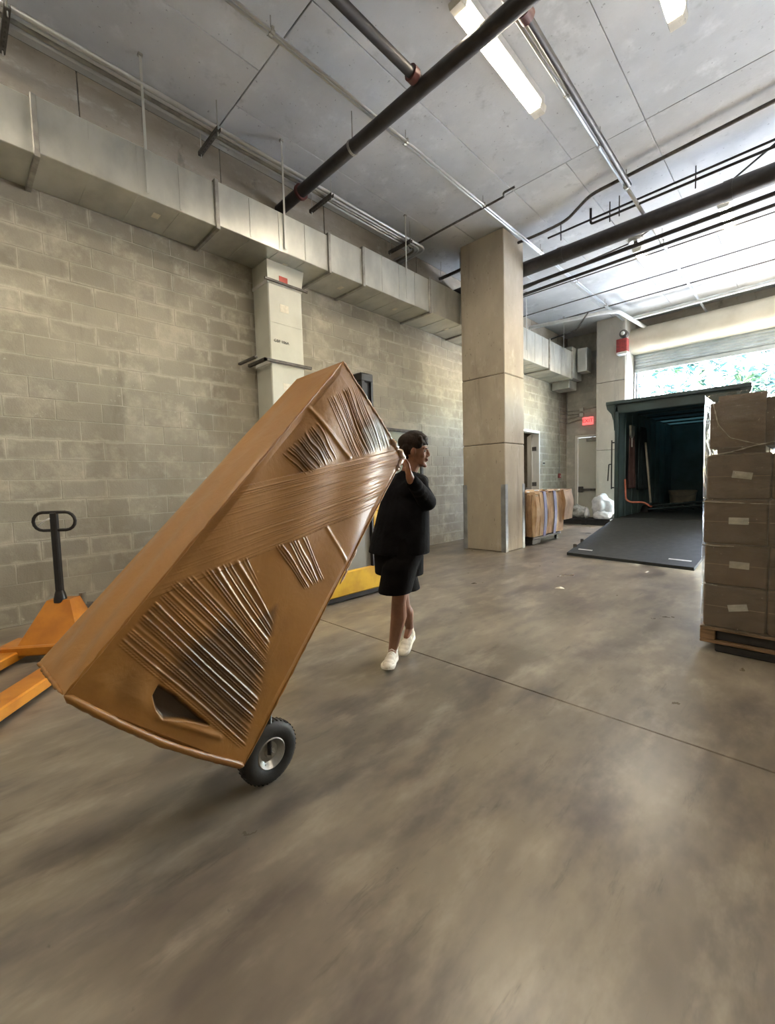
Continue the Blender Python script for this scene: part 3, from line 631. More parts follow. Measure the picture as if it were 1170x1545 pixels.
# ---------------------------------------------------------------- fluorescent lamps
def lamp(x, y0, y1, z=5.46, label='', w=.072):
    t = empty('fluorescent_light', (x, y0, CZ), label, 'lamp')
    MB().cbox(x - w, x + w, y0, y1, z + .03, CZ - .005, .006).build('housing', 'white', t)
    pr = [(x + w + .006, z + .03), (x + w + .002, z + .0), (x + .060, z - .042), (x - .060, z - .042), (x - w - .002, z + .0), (x - w - .006, z + .03)]
    MB().prism(pr, 1, y0 + .05, y1 - .10).build('diffuser', 'lamp_side', t, smooth=.6)
    MB().cbox(x - .055, x + .055, y0 + .06, y1 - .11, z - .0455, z - .0435, .0005).build('tube_lens', 'lamp', t)
    for a, b_ in ((y0 - .02, y0 + .05), (y1 - .10, y1 + .02)):
        MB().prism(pr, 1, a, b_).build('end_cap', 'lamp_end', t, smooth=.6)
    return t
lamp(-2.31, 3.38, 4.98, label='lit fluorescent lamp crossed by the thick black pipe')
lamp(-.98, 3.38, 4.98, label='lit fluorescent lamp cut off by the top picture edge')
lamp(-2.38, 9.15, 10.35, label='lit fluorescent lamp over the trailer ramp, left of the far two')
lamp(-1.07, 8.7, 9.8, label='lit fluorescent lamp near the right picture edge by the shutter')
lamp(-2.31, -1.2, .4, label='unseen fill lamp added behind the viewer over the load side')  # this fixture and the next are unseen, added to fill the foreground
lamp(-4.0, -1.6, .0, label='unseen fill lamp added behind the viewer near the block wall')
lamp(2.0, 3.4, 5.0, label='unseen fill lamp added right of the viewer beyond the cartons')  # out of view, added as fill light from the right
# ---------------------------------------------------------------- wrapped load
cn = {'b': (-1.5979, .7583, .175), 'a': (-1.5742, .2001, .6902), 'd': (-1.7255, 1.8968, 1.4494), 'c': (-1.6598, 1.4043, 1.9055), 'A': (-1.9472, .1821, .6931), 'C': (-2.0347, 1.3836, 1.885), 'D': (-2.0778, 1.8898, 1.4083), 'B': (-1.9859, .7062, .18)}
cn = {k: np.array(v) for k, v in cn.items()}
ld = empty('wrapped_load', tuple(cn['b']), 'tall boxy load wrapped in tan stretch film, tilted on a hand truck', 'package')
def pip(px, py, poly):
    ins = np.zeros(px.shape, bool); dist = np.full(px.shape, 1e9); k = len(poly)
    for i in range(k):
        (x1, y1), (x2, y2) = poly[i], poly[(i + 1) % k]
        c = ((y1 > py) != (y2 > py)) & (px < (x2 - x1) * (py - y1) / (y2 - y1 + 1e-9) + x1); ins ^= c
        t = np.clip(((px - x1) * (x2 - x1) + (py - y1) * (y2 - y1)) / ((x2 - x1) ** 2 + (y2 - y1) ** 2), 0, 1)
        dist = np.minimum(dist, np.hypot(px - x1 - t * (x2 - x1), py - y1 - t * (y2 - y1)))
    return np.where(ins, dist, -dist)
def soft(x, a): return np.clip(x / a + .5, 0, 1)
rg = np.random.RandomState(3)
def smooth1(n, k):
    a = rg.rand(n + 2 * k); w = np.ones(k) / k; return np.convolve(a, w, 'same')[k:-k]
def strands(px, py, L1, L2, n, sharp=3.0, seed=0, e0=.05):
    """parallel film strands between two lines given on the face; returns height 0..1"""
    r2 = np.random.RandomState(seed)
    def cross(Ln):
        (x1, y1), (x2, y2) = Ln; l = math.hypot(x2 - x1, y2 - y1); return ((px - x1) * (y2 - y1) - (py - y1) * (x2 - x1)) / l
    d1, d2 = cross(L1), cross(L2); v = d1 / (d1 - d2 + 1e-9)
    (x1, y1), (x2, y2) = L1; l = math.hypot(x2 - x1, y2 - y1); u = ((px - x1) * (x2 - x1) + (py - y1) * (y2 - y1)) / l / l
    tab = r2.rand(n * 2 + 4); ph = v * n + .35 * np.sin(v * n * 1.7 + seed) + .12 * np.sin(u * 6 + v * 9)
    k = np.floor(ph).astype(int) % len(tab); fr = ph - np.floor(ph)
    h = np.exp(-((fr - .5) * sharp * 2) ** 2) * (.35 + .9 * tab[k])
    m = soft(v - e0 * .5, e0) * soft(1 - e0 * .5 - v, e0)
    return h * m, u, v
def face(P00, P10, P01, P11, nu, nv, near=False, bulge=.012, seed=1):
    """P00 bottom/first side, P10 bottom/other side, P01 top/first, P11 top/other"""
    u = np.linspace(0, 1, nu)[:, None, None]; v = np.linspace(0, 1, nv)[None, :, None]
    P = (P00 * (1 - u) + P10 * u) * (1 - v) + (P01 * (1 - u) + P11 * u) * v
    nrm = np.cross(P10 - P00, P01 - P00); nrm = nrm / np.linalg.norm(nrm)
    U, V = u[..., 0] * np.ones((nu, nv)), v[..., 0] * np.ones((nu, nv))
    edge = np.clip(np.minimum(np.minimum(U, 1 - U), np.minimum(V, 1 - V)) / .04, 0, 1)
    h = bulge * np.sin(PI * U) ** .5 * np.sin(PI * V) ** .5
    for k in range(5):
        a, b_ = rg.uniform(2, 9, 2); h = h + .0022 * np.sin(a * U * 2 + b_ * V * 2 + rg.uniform(0, 6)) * edge
    col = np.zeros((nu, nv, 4)); col[..., 3] = 1
    if near:
        px, py = pix(P)
        # wide diagonal band across the middle
        L1 = ((255, 892), (604, 748)); L2 = ((330, 742), (612, 676))
        s, uu, vv = strands(px, py, L1, L2, 22, 3.4, 5, .03)
        mA = ((vv > 0) & (vv < 1)); amp = np.clip((uu - .18) * 2.2, .25, 1)
        brk = .55 + .45 * np.sin(uu * 31 + np.floor(vv * 17) * 2.3) * np.sin(uu * 13 + vv * 20)
        h += s * .0075 * amp * brk + mA * .004; col[..., 1] += mA * .25
        # lower fan, leading to the truck corner
        F = [(176, 975), (262, 880), (318, 858), (372, 842), (408, 940), (392, 1040), (368, 1128), (352, 1128)]
        mF = pip(px, py, F)
        s, uu, vv = strands(px, py, ((178, 977), (354, 1125)), ((268, 872), (404, 1010)), 21, 3.2, 11, .02)
        s2, uu2, vv2 = strands(px, py, ((268, 872), (404, 1010)), ((372, 838), (418, 930)), 13, 3.2, 17, .02)
        h += (s + s2) * .0060 * soft(mF, 6); col[..., 1] += (s + s2) * soft(mF, 6) * .5
        s, uu, vv = strands(px, py, ((412, 828), (452, 884)), ((462, 812), (486, 868)), 9, 3, 23, .05)
        mE = pip(px, py, [(408, 826), (462, 810), (486, 872), (448, 892)]); h += s * .006 * soft(mE, 6)
        s, uu, vv = strands(px, py, ((424, 688), (452, 716)), ((482, 636), (506, 684)), 15, 3.6, 31, .05)
        mC = pip(px, py, [(424, 690), (484, 632), (508, 690), (456, 716)]); h += s * .0055 * soft(mC, 5)
        s, uu, vv = strands(px, py, ((492, 606), (530, 690)), ((556, 572), (588, 672)), 19, 3.6, 41, .05)
        mD = pip(px, py, [(488, 606), (552, 572), (590, 672), (526, 692)]); h += s * .0048 * soft(mD, 6)
        # folds of film
        def fold(p0, p1, w, hh):
            d1 = -pip(px, py, [p0, p1, (p1[0] + .01, p1[1] + .01)]); return np.exp(-(np.abs(d1) / w) ** 2) * hh
        h += fold((466, 616), (526, 690), 3.0, .007) + fold((492, 796), (526, 856), 2.6, .0035) + fold((240, 1084), (330, 1112), 5, .007)
        # darker contents seen through thin film
        dk = soft(pip(px, py, [(255, 1008), (300, 960), (350, 935), (398, 1000), (382, 1060), (366, 1104), (330, 1088)]), 26) * .72
        dk = np.maximum(dk, soft(pip(px, py, [(384, 935), (416, 912), (409, 958), (398, 962)]), 8) * .6)
        dk = np.maximum(dk, soft(pip(px, py, [(440, 678), (480, 644), (492, 690), (452, 710)]), 12) * .62)
        dk = np.maximum(dk, soft(pip(px, py, [(540, 640), (578, 612), (592, 672), (548, 684)]), 10) * .45)
        hole = soft(pip(px, py, [(231, 1050), (239, 1034), (262, 1048), (314, 1093), (280, 1086), (246, 1084), (236, 1070)]), 4)
        col[..., 0] = np.maximum(dk, hole * 1.0); h -= hole * .022
        col[..., 2] = soft(pip(px, py, [(548, 650), (574, 632), (588, 672), (552, 684)]), 10) * .45
        col[..., 1] += soft(pip(px, py, [(160, 1020), (205, 1000), (232, 1040), (226, 1068), (180, 1050)]), 18) * .5
        h += edge * .004 * np.sin(px * .09 + py * .05) * soft(pip(px, py, [(100, 1040), (240, 1000), (240, 1085), (345, 1110), (365, 1158), (200, 1110)]), 20)
    else: col[..., 1] = .55
    P = P + nrm * (h * edge)[..., None] * (1 if near is not None else 1)
    return P, np.clip(col, 0, 1)
vs, fs, cols = [], [], []
def addface(P, col):
    o = sum(len(v) for v in vs); nu, nv = P.shape[:2]; vs.append(P.reshape(-1, 3)); cols.append(col.reshape(-1, 4))
    i = np.arange(nu - 1)[:, None] * nv + np.arange(nv - 1)[None, :] + o
    fs.append(np.stack([i, i + nv, i + nv + 1, i + 1], -1).reshape(-1, 4))
# each face is ordered so that its normal points outwards
addface(*face(cn['a'], cn['b'], cn['c'], cn['d'], 400, 620, True))
addface(*face(cn['A'], cn['a'], cn['C'], cn['c'], 40, 120, False))
addface(*face(cn['b'], cn['B'], cn['d'], cn['D'], 30, 60, False))
addface(*face(cn['B'], cn['A'], cn['D'], cn['C'], 30, 60, False))
addface(*face(cn['c'], cn['d'], cn['C'], cn['D'], 40, 30, False, .02))
addface(*face(cn['A'], cn['B'], cn['a'], cn['b'], 40, 30, False, .05))
vs = np.concatenate(vs); fs = np.concatenate(fs); cols = np.concatenate(cols)
me = bpy.data.meshes.new('film_wrapping'); me.from_pydata((vs - cn['b']).tolist(), [], fs.tolist()); me.materials.append(M['wrap'])
ca = me.color_attributes.new('see', 'FLOAT_COLOR', 'POINT'); ca.data.foreach_set('color', cols.reshape(-1)); shade(me, True)
o = bpy.data.objects.new('film_wrapping', me); COL.objects.link(o); o.parent = ld
def crumple(pts, r, name, parent, mt='film', n=26, amp=.5, seed=0, var=.5):
    """bunched film along an edge"""
    r2 = random.Random(seed); P = []; pts = [Vector(p) for p in pts]; R_ = []
    for i in range(n + 1):
        t = i / n * (len(pts) - 1); k = min(int(t), len(pts) - 2); q = pts[k].lerp(pts[k + 1], t - k)
        P.append(q + Vector((r2.uniform(-1, 1), r2.uniform(-1, 1), r2.uniform(-1, 1))) * r * amp * .5); R_.append(r * r2.uniform(1 - var, 1 + var * .4) * (1 if 0 < i < n else .2))
    return MB().tube(P, R_, 9).build(name, mt, parent, smooth=True)
V = lambda k: Vector(cn[k])
crumple([V('c'), V('c').lerp(V('d'), .5) + Vector((0, .005, .0)), V('d')], .008, 'film_bunch', ld, seed=1, n=40)
crumple([V('d').lerp(V('c'), .22), V('d') + Vector((.0, .0, .0)), V('d').lerp(V('b'), .06)], .017, 'film_bunch', ld, seed=2, n=26)
crumple([V('d').lerp(V('D'), .05) + Vector((0, 0, .0)), V('d').lerp(V('D'), .6)], .012, 'film_bunch', ld, seed=3)
crumple([V('a').lerp(V('c'), .0), V('a').lerp(V('c'), .99)], .0055, 'film_bunch', ld, 'wrap', seed=4, n=60, amp=.3)
crumple([V('a').lerp(V('A'), .05), V('A')], .008, 'film_bunch', ld, 'wrap', seed=9, n=20, amp=.3)
crumple([V('a'), V('a').lerp(V('b'), .25) + Vector((0, -.010, -.012)), V('a').lerp(V('b'), .5) + Vector((.0, -.016, -.018)), V('a').lerp(V('b'), .75) + Vector((0, -.010, -.012)), V('b')], .014, 'film_bunch', ld, 'wrap', seed=5, n=40, amp=.10, var=.12)
crumple([V('b').lerp(V('d'), .62) + Vector((.0, .006, -.006)), V('b').lerp(V('d'), .50) + Vector((-.0, .012, -.012))], .006, 'film_tail', ld, 'film', seed=6, n=12)
crumple([V('b'), V('b').lerp(V('d'), .98)], .005, 'film_bunch', ld, 'wrap', seed=8, n=60, amp=.3)
# hand truck under the load
ht = empty('hand_truck', (-1.67, .92, 0), 'hand truck with pneumatic tyres carrying the tan wrapped load', 'hand truck')
e1 = (V('d') - V('b')).normalized(); e2 = (V('b') - V('a')).normalized(); e3 = (V('B') - V('b')).normalized()
def wheel(c, s):
    w = empty('wheel', c) if False else None
    ax = Vector((1, .04, 0)).normalized() * s
    R0, r0 = .135, .034
    prof = [(.064, -.026), (.074, -.034), (.108, -.038), (.126, -.030), (.134, -.015), (.135, 0), (.134, .015), (.126, .030), (.108, .038), (.074, .034), (.064, .026)]
    t = MB().lathe(prof, c, ax, 40); 
    for k in range(40):
        a = 2 * PI * k / 40; u = ax.orthogonal().normalized(); wv = ax.cross(u); q = Vector(c) + (u * math.cos(a) + wv * math.sin(a)) * .1335
        t.tube([q - ax * .02, q + ax * .02], .004, 4)
    ty = t.build('tyre', 'rubber', ht, smooth=.7)
    MB().lathe([(.065, -.028), (.069, .030), (.064, .033), (.059, .026), (.053, .016), (.042, .006), (.024, .006), (.021, .024), (.012, .026), (0, .026)], c, ax, 32).build('rim', 'rim', ty, smooth=.6)
    MB().tube([Vector(c) + ax * .03, Vector(c) + ax * .042], .009, 8).build('axle_nut', 'rim', ty)
    return c
wheel((-1.672, .908, .135), 1); wheel((-2.07, .895, .135), -1)
MB().tube([(-1.66, .908, .135), (-2.08, .895, .135)], .010, 10).build('axle', 'conduit', ht, smooth=True)
for s in (.12, .88):
    b0 = V('b') + (V('B') - V('b')) * s + e2 * .028
    MB().tube(fillet([b0 + e1 * .0, b0 + e1 * 1.30], .05), .014, 10).build('frame_rail', 'black', ht, smooth=True)
    MB().tube([b0 + e1 * .22 + e2 * .0, Vector((b0.x, .90, .135))], .010, 8).build('axle_bracket', 'black', ht, smooth=True)
for k in (.15, .45, .8, 1.15):
    b0 = V('b') + e2 * .028 + e1 * k; w = V('B') - V('b'); MB().tube([b0 + w * .12, b0 + w * .88], .010, 8).build('cross_bar', 'black', ht, smooth=True)
MBx = MB(); bb = V('b') - e1 * .055
bb = V('b') - e1 * .014; pl = [bb + e2 * .03 + e3 * .08, bb + e2 * .03 + e3 * .33, bb - e2 * .16 + e3 * .30, bb - e2 * .16 + e3 * .11]
MBx.add([*pl, *[p - e1 * .006 for p in pl]], [(0, 1, 2, 3), (7, 6, 5, 4), (0, 4, 5, 1), (1, 5, 6, 2), (2, 6, 7, 3), (3, 7, 4, 0)]).build('toe_plate', 'black', ht)
# ---------------------------------------------------------------- person
pe = empty('person', (-2.03, 2.15, 0), 'person in black jacket, black shorts and cream trainers pushing the tilted load, looking back', 'person')
pelv = at(601, 812, 0, -2.05); 
lhip, rhip = pelv + Vector((.085, -.02, -.02)), pelv + Vector((-.085, .02, -.02))
toeL = at(583, 1016, 2, .02); dL = Vector((.52, -.85, 0)).normalized(); heelL = toeL - dL * .27 - Vector((0, 0, .012)); lan = heelL + dL * .045 + Vector((0, 0, .095)); lkn = at(602, 908, 0, -1.97)
toeR = at(606, 992, 2, .008); dR = Vector((.32, -.94, 0)).normalized(); heelR = toeR - dR * .225 + Vector((0, 0, .085)); ran = heelR + dR * .06 + Vector((0, 0, .085)); rkn = at(609, 913, 0, -2.12)
chest = at(611, 752, 0, -2.04); neck0 = at(614, 722, 0, -2.03); hc = at(625, 681, 0, -1.99)
lsh, rsh = at(629, 733, 0, -1.91), at(604, 730, 0, -2.20)
lel, lwr = at(645, 757, 0, -1.84), at(619, 721, 0, -1.775)
rel, rwr = rsh + Vector((-.06, .04, -.25)), rsh + Vector((.02, -.17, -.12))
bd = MB()
bd.cap(lhip, lkn, .078, .050); bd.cap(rhip, rkn, .078, .050)
calfL = lkn.lerp(lan, .32) + Vector((0, .018, 0)); calfR = rkn.lerp(ran, .32) + Vector((0, .018, 0))
bd.cap(lkn, calfL, .050, .056); bd.cap(calfL, lan, .055, .032); bd.cap(rkn, calfR, .046, .050); bd.cap(calfR, ran, .050, .030)
bd.cap(lan, lan + dL * .06 - Vector((0, 0, .05)), .033, .024); bd.cap(ran, ran + dR * .06 - Vector((0, 0, .05)), .031, .024)
bd.cap(pelv, chest, .12, .125); bd.cap(chest, neck0, .11, .06); bd.cap(neck0, hc + Vector((-.01, -.005, -.06)), .055, .052)
bd.cap(lsh, lel, .048, .040); bd.cap(lel, lwr, .040, .027); bd.cap(rsh, rel, .048, .040); bd.cap(rel, rwr, .040, .026); bd.cap(lsh, chest, .06, .1); bd.cap(rsh, chest, .06, .1)
# head: forward, right-of-face axes
fw = Vector((.76, .65, -.05)).normalized(); up = Vector((.05, -.05, 1)).normalized(); rt = fw.cross(up).normalized(); up = rt.cross(fw)
HR = Matrix((rt, fw, up)).transposed()
def hp(r_, f_, u_): return hc + rt * r_ + fw * f_ + up * u_
bd.ell(hp(0, -.012, .022), (.073, .092, .088), HR, 20); bd.ell(hp(0, .030, -.020), (.058, .058, .075), HR, 20)
bd.ell(hp(0, .048, -.078), (.040, .040, .032), HR); bd.ell(hp(0, .028, -.062), (.050, .052, .045), HR); bd.ell(hp(0, .004, -.048), (.060, .058, .058), HR); bd.ell(hp(0, .040, -.055), (.046, .042, .045), HR); bd.cap(neck0, hp(0, .0, -.07), .052, .054); bd.ell(hp(0, .078, -.098), (.020, .016, .014), HR)
for s in (-1, 1):
    bd.cap(hp(s * .046, .0, -.058), hp(s * .022, .060, -.090), .013, .014, 10)
    bd.ell(hp(s * .040, .062, -.028), (.020, .018, .018), HR, 10); bd.cap(hp(s * .016, .086, .026), hp(s * .045, .070, .024), .010, .009, 8)
    bd.ell(hp(s * .074, -.006, -.006), (.010, .020, .032), HR, 12); bd.ell(hp(s * .012, .093, -.030), (.009, .012, .008), HR, 8)
bd.cap(hp(0, .086, .022), hp(0, .104, -.022), .009, .012, 10); bd.ell(hp(0, .101, -.028), (.013, .012, .009), HR, 10)
bd.ell(hp(0, .088, -.050), (.022, .014, .007), HR, 10); bd.ell(hp(0, .085, -.064), (.019, .014, .008), HR, 10)
# hands
def hand(w, fdir, side, pn, s=1.0, spread=1.0):
    """wrist, finger direction, direction towards the thumb, palm normal"""
    fd = fdir.normalized(); sd = (side - fd * side.dot(fd)).normalized(); pn = fd.cross(sd) * (1 if fd.cross(sd).dot(pn) > 0 else -1)
    R = Matrix((sd, fd, pn)).transposed(); k = w + fd * .052 * s
    bd.ell(k, (.039 * s, .05 * s, .016 * s), R, 14); bd.cap(w - fd * .02, w + fd * .02, .025, .024)
    bd.cap(w + sd * .012 + fd * .012, w + sd * .036 + fd * .045, .017, .013, 10)
    for i, (off, ln) in enumerate(((.030, .070), (.0105, .078), (-.0100, .073), (-.0295, .058))):
        a = w + fd * .088 * s + sd * off * s; dr = (fd + sd * off * 4.5 * spread).normalized()
        b_ = a + dr * ln * .5 * s; c = b_ + (dr * .9 + pn * .35).normalized() * ln * .5 * s
        bd.cap(w + fd * .03 + sd * off * .7, a, .010, .0092, 8); bd.cap(a, b_, .0092, .0084, 8); bd.cap(b_, c, .0084, .0070, 8)
    a = w + sd * .036 * s + fd * .045 * s; b_ = a + (sd * .7 + fd * .7).normalized() * .036 * s; bd.cap(a, b_, .0120, .0105, 8); bd.cap(b_, b_ + (sd * .35 + fd * .9 + pn * .2).normalized() * .030 * s, .0103, .0085, 8)
tip = at(611, 684, 0, -1.765)
hand(lwr, tip - lwr, Vector((-1, .6, 0)), Vector((0, -1, 0)), .86)
hand(rwr, Vector((0, -.35, 1)), Vector((1, 0, 0)), Vector((0, -1, 0)), .95)
bo = remesh(bd.build('body', 'skin', pe), .0048, 3)
for s in (-1, 1): MB().ell(hp(s * .031, .076, .004), (.012, .010, .007), HR, 10).build('eye', 'eye', pe, smooth=True)
for s in (-1, 1): MB().cap(hp(s * .018, .095, .024), hp(s * .044, .080, .022), .004, .003, 8).build('eyebrow', 'hair', pe, smooth=True)
MB().ell(hp(0, .091, -.057), (.019, .013, .009), HR, 12).build('lips', 'lip', pe, smooth=True)
hr = MB(); hr.ell(hp(0, -.018, .062), (.080, .099, .072), HR, 24); hr.ell(hp(0, -.052, .018), (.070, .062, .066), HR, 20); hr.ell(hp(0, .045, .088), (.062, .052, .034), HR, 18)
for k in range(13):
    a = -1 + 2 * k / 12; hr.cap(hp(a * .058, .060 - abs(a) * .02, .092), hp(a * .066, .094 - a * a * .040, .056 + .006 * math.sin(k * 2.3)), .017, .008, 8)
for k in range(90):
    a = rnd.uniform(-1, 1); b_ = rnd.uniform(-1, .9); hr.ell(hp(a * .062, b_ * .075 - .012, .130 - .052 * (a * a + b_ * b_) + rnd.uniform(-.008, .006)), (.011, .011, .013), HR, 8)
hr.ell(hp(0, -.060, -.008), (.066, .054, .066), HR, 18)
for s_ in (-1, 1): hr.ell(hp(s_ * .058, -.034, .022), (.022, .048, .046), HR, 14); hr.ell(hp(s_ * .064, .020, .046), (.014, .040, .030), HR, 12)
hr.ell(hp(0, .0, .082), (.068, .088, .066), HR, 20)
remesh(hr.build('hair', 'hair', pe), .0045, 1)
# jacket
jk = MB()
def loft(mb, rings, n=28, close=True):
    vs_ = []
    for (c, a, b_, rot) in rings:
        ca_, sa = math.cos(rot), math.sin(rot)
        for k in range(n):
            t = 2 * PI * k / n; x, y = a * math.cos(t), b_ * math.sin(t); vs_.append(Vector(c) + Vector((x * ca_ - y * sa, x * sa + y * ca_, 0)))
    fs_ = [(i * n + k, i * n + (k + 1) % n, (i + 1) * n + (k + 1) % n, (i + 1) * n + k) for i in range(len(rings) - 1) for k in range(n)]
    fs_ += [tuple(range(n - 1, -1, -1)), tuple(range((len(rings) - 1) * n, len(rings) * n))]
    mb.add(vs_, fs_); return mb
hem = at(602, 833, 0, -2.05)
loft(jk, [(hem, .225, .182, .25), (hem.lerp(chest, .3), .212, .175, .25), (hem.lerp(chest, .75), .190, .150, .30), (chest, .175, .13, .35), (chest.lerp(neck0, .5), .165, .115, .38), (neck0 + Vector((0, 0, -.01)), .09, .08, .4), (neck0 + Vector((.004, .0, .045)), .068, .066, .4)])
jk.cap(lsh, lel, .068, .064); jk.cap(lel, lwr.lerp(lel, .12), .064, .043); jk.cap(rsh, rel, .068, .06); jk.cap(rel, rwr.lerp(rel, .12), .06, .042)
jk.cap(lsh, chest, .085, .12); jk.cap(rsh, chest, .085, .12); jk.cap(lsh, neck0, .07, .07); jk.cap(rsh, neck0, .07, .07)
bk = at(641, 722, 0, -2.02); jk.cap(bk + Vector((-.02, 0, -.02)), neck0, .048, .07); jk.cap(bk + Vector((-.02, -.0, -.02)), lsh, .048, .07)
for k in range(9):
    t = k / 8; q = lel.lerp(lwr, .1 + .75 * t); jk.ell(q + Vector((.01 * math.sin(k * 3), .0, -.008)), (.05 - .012 * t + .006 * (k % 2),) * 3)
jo = remesh(jk.build('jacket', 'cloth', pe), .008, 3)
# shorts
sh_ = MB(); top = pelv + Vector((0, 0, .02))
hemL, hemR = at(596, 893, 0, -1.97), at(612, 889, 0, -2.13)
def leg(mb, h, k, a, b_, rot=.2):
    loft(mb, [(h + Vector((0, 0, .12)), .11, .13, rot), (h + Vector((0, 0, .0)), .125, .14, rot), (h.lerp(k, .5), .118, .130, rot), (k, a, b_, rot), (k + Vector((0, 0, .006)), a - .012, b_ - .012, rot), (h.lerp(k, .8), .075, .085, rot)] if False else [(h + Vector((0, 0, .04)), .085, .10, rot), (h - Vector((0, 0, .10)), .115, .13, rot), (h.lerp(k, .5), .118, .130, rot), (k, a, b_, rot)])
leg(sh_, lhip, hemL, .112, .118); leg(sh_, rhip, hemR, .108, .122)
loft(sh_, [(pelv + Vector((0, 0, .10)), .15, .12, .2), (pelv, .175, .135, .2), (pelv + Vector((0, 0, -.12)), .185, .145, .2), (pelv + Vector((0, 0, -.25)), .18, .145, .2)])
so_ = remesh(sh_.build('shorts', 'shorts', pe), .008, 2)
for q_ in ('cloth', 'shorts'): M[q_].node_tree.nodes['Principled BSDF'].inputs['Specular IOR Level'].default_value = .12
# shoes
def shoe(heel, toe, name, tilt, foot):
    d_ = (toe - heel); ln = d_.length; fd = d_.normalized(); sd = fd.cross(Vector((0, 0, 1))).normalized(); u_ = sd.cross(fd)
    def Q(a, s, h): return heel + fd * (a * ln) + sd * s + u_ * h
    outline = [(0, .0), (.02, .027), (.12, .039), (.35, .038), (.6, .048), (.78, .051), (.92, .040), (1.0, .014)]
    ring = [(a, w) for a, w in outline] + [(a, -w * .93) for a, w in reversed(outline[1:])]
    n = len(ring); s = MB(); vs_ = []
    for h, g in ((0, .9), (.012, 1.04), (.026, 1.02), (.032, .94)):
        for a, w in ring: vs_.append(Q(.5 + (a - .5) * (.97 + .03 * g), w * g, h + (.012 * max(0, a - .8) / .2 if h < .02 else .006 * (1 - a))))
    fs_ = [(i * n + k, i * n + (k + 1) % n, (i + 1) * n + (k + 1) % n, (i + 1) * n + k) for i in range(3) for k in range(n)] + [tuple(range(n)), tuple(range(3 * n, 4 * n))]
    s.add(vs_, fs_); so = s.build('sole', 'sole', pe, smooth=.7)
    uq = MB()
    for a, w, h, z in ((.10, .034, .046, .050), (.22, .037, .048, .060), (.40, .038, .044, .056), (.56, .042, .036, .048), (.72, .044, .028, .042), (.86, .038, .024, .037)):
        uq.ell(Q(a, 0, z - .012), (w, .042, h), Matrix((sd, fd, u_)).transposed(), 14)
    uq.cap(Q(.18, .0, .045), foot - Vector((0, 0, .012)), .037, .036, 12); uq.cap(Q(.06, 0, .05), Q(.02, 0, .095), .022, .012, 10)
    up_ = remesh(uq.build('shoe_upper', 'shoe', pe), .006, 3)
    lc = MB()
    for k in range(5):
        a = .34 + k * .075; h = .096 - k * .010; lc.tube([Q(a, -.020, h - .008), Q(a + .01, 0, h + .004), Q(a, .020, h - .008)], .0028, 6)
    lc.build('laces', 'sole', pe, smooth=True)
shoe(heelL, toeL + Vector((0, 0, .012)), 'l', 0, lan)
shoe(heelR, toeR, 'r', 0, ran)
# ---------------------------------------------------------------- orange pallet jack at left
pj = empty('pallet_jack', (-4.3, .5, 0), 'orange pallet jack with black loop handle by the block wall', 'pallet jack')
JO = Vector((-4.32, .575, 0)); jd = Vector((.78, -.62, 0)).normalized(); js = Vector((-jd.y, jd.x, 0)); JM = Matrix((jd, js, Vector((0, 0, 1)))).transposed().to_4x4(); JM.translation = JO
J = lambda a_, b__, c_: JM @ Vector((a_, b__, c_))
MB().cbox(-.024, .024, -.024, .024, .44, 1.135, .008, M_=JM).build('handle_post', 'black', pj)
pts = []; w, hh = .155, .072
for s_ in (1, -1):
    for k in range(9):
        a_ = PI / 2 - PI * k / 8; pts.append(J(0, s_ * ((w - hh) + hh * math.cos(a_)), 1.065 + hh * math.sin(a_) * s_))
pts.append(pts[0]); MB().tube(pts, .0125, 10, caps=False).build('loop_handle', 'black', pj, smooth=True)
MB().tube(fillet([J(.02, -.02, 1.09), J(.03, -.06, 1.07), J(.03, -.10, 1.04)], .03), .006, 8).build('release_lever', 'conduit', pj, smooth=True)
MB().lathe([(.03, .06), (.036, .04), (.045, .0), (.05, -.03)], J(0, 0, .44), (0, 0, 1), 16).build('post_socket', 'black', pj, smooth=.6)
hd_ = MB(); A8 = [J(.22, -.20, .13), J(.22, .24, .13), J(.03, .085, .43), J(.03, -.085, .43), J(-.10, -.20, .13), J(-.10, .24, .13), J(-.085, .10, .43), J(-.085, -.085, .43)]
hd_.add(A8, [(0, 1, 2, 3), (7, 6, 5, 4), (1, 5, 6, 2), (4, 0, 3, 7), (3, 2, 6, 7), (0, 4, 5, 1)]).build('hood', 'orange', pj)
hb_ = MB(); hb_.cbox(.0, .24, -.34, .34, .055, .135, .012, M_=JM); hb_.build('crossmember', 'orange', pj)
MB().cbox(-.24, -.09, .02, .14, .20, .34, .015, M_=JM).build('pump_housing', 'dark_steel', pj)
MB().tube([J(-.16, .08, .30), J(-.16, .08, .44)], .026, 12).build('pump_piston', 'rim', pj)
for b__ in (-.07, .07): MB().lathe([(0, -.025), (.085, -.025), (.09, -.015), (.09, .015), (.085, .025), (0, .025)], J(-.10, b__, .09), js, 24).build('steer_wheel', 'rubber', pj, smooth=.6)
for sg in (-1, 1):
    g = MB(); g.cbox(.15, 1.35, sg * .265 - .08, sg * .265 + .08, .058, .098, .01, M_=JM); g.box(.15, 1.33, sg * .265 - .08, sg * .265 - .074, .03, .07, M_=JM); g.box(.15, 1.33, sg * .265 + .074, sg * .265 + .08, .03, .07, M_=JM); g.build('fork_or_shade_block', 'orange', pj)
    for a_ in (1.10, 1.20): MB().lathe([(0, -.04), (.036, -.04), (.036, .04), (0, .04)], J(a_, sg * .265, .037), js, 14).build('fork_roller', 'rubber', pj)
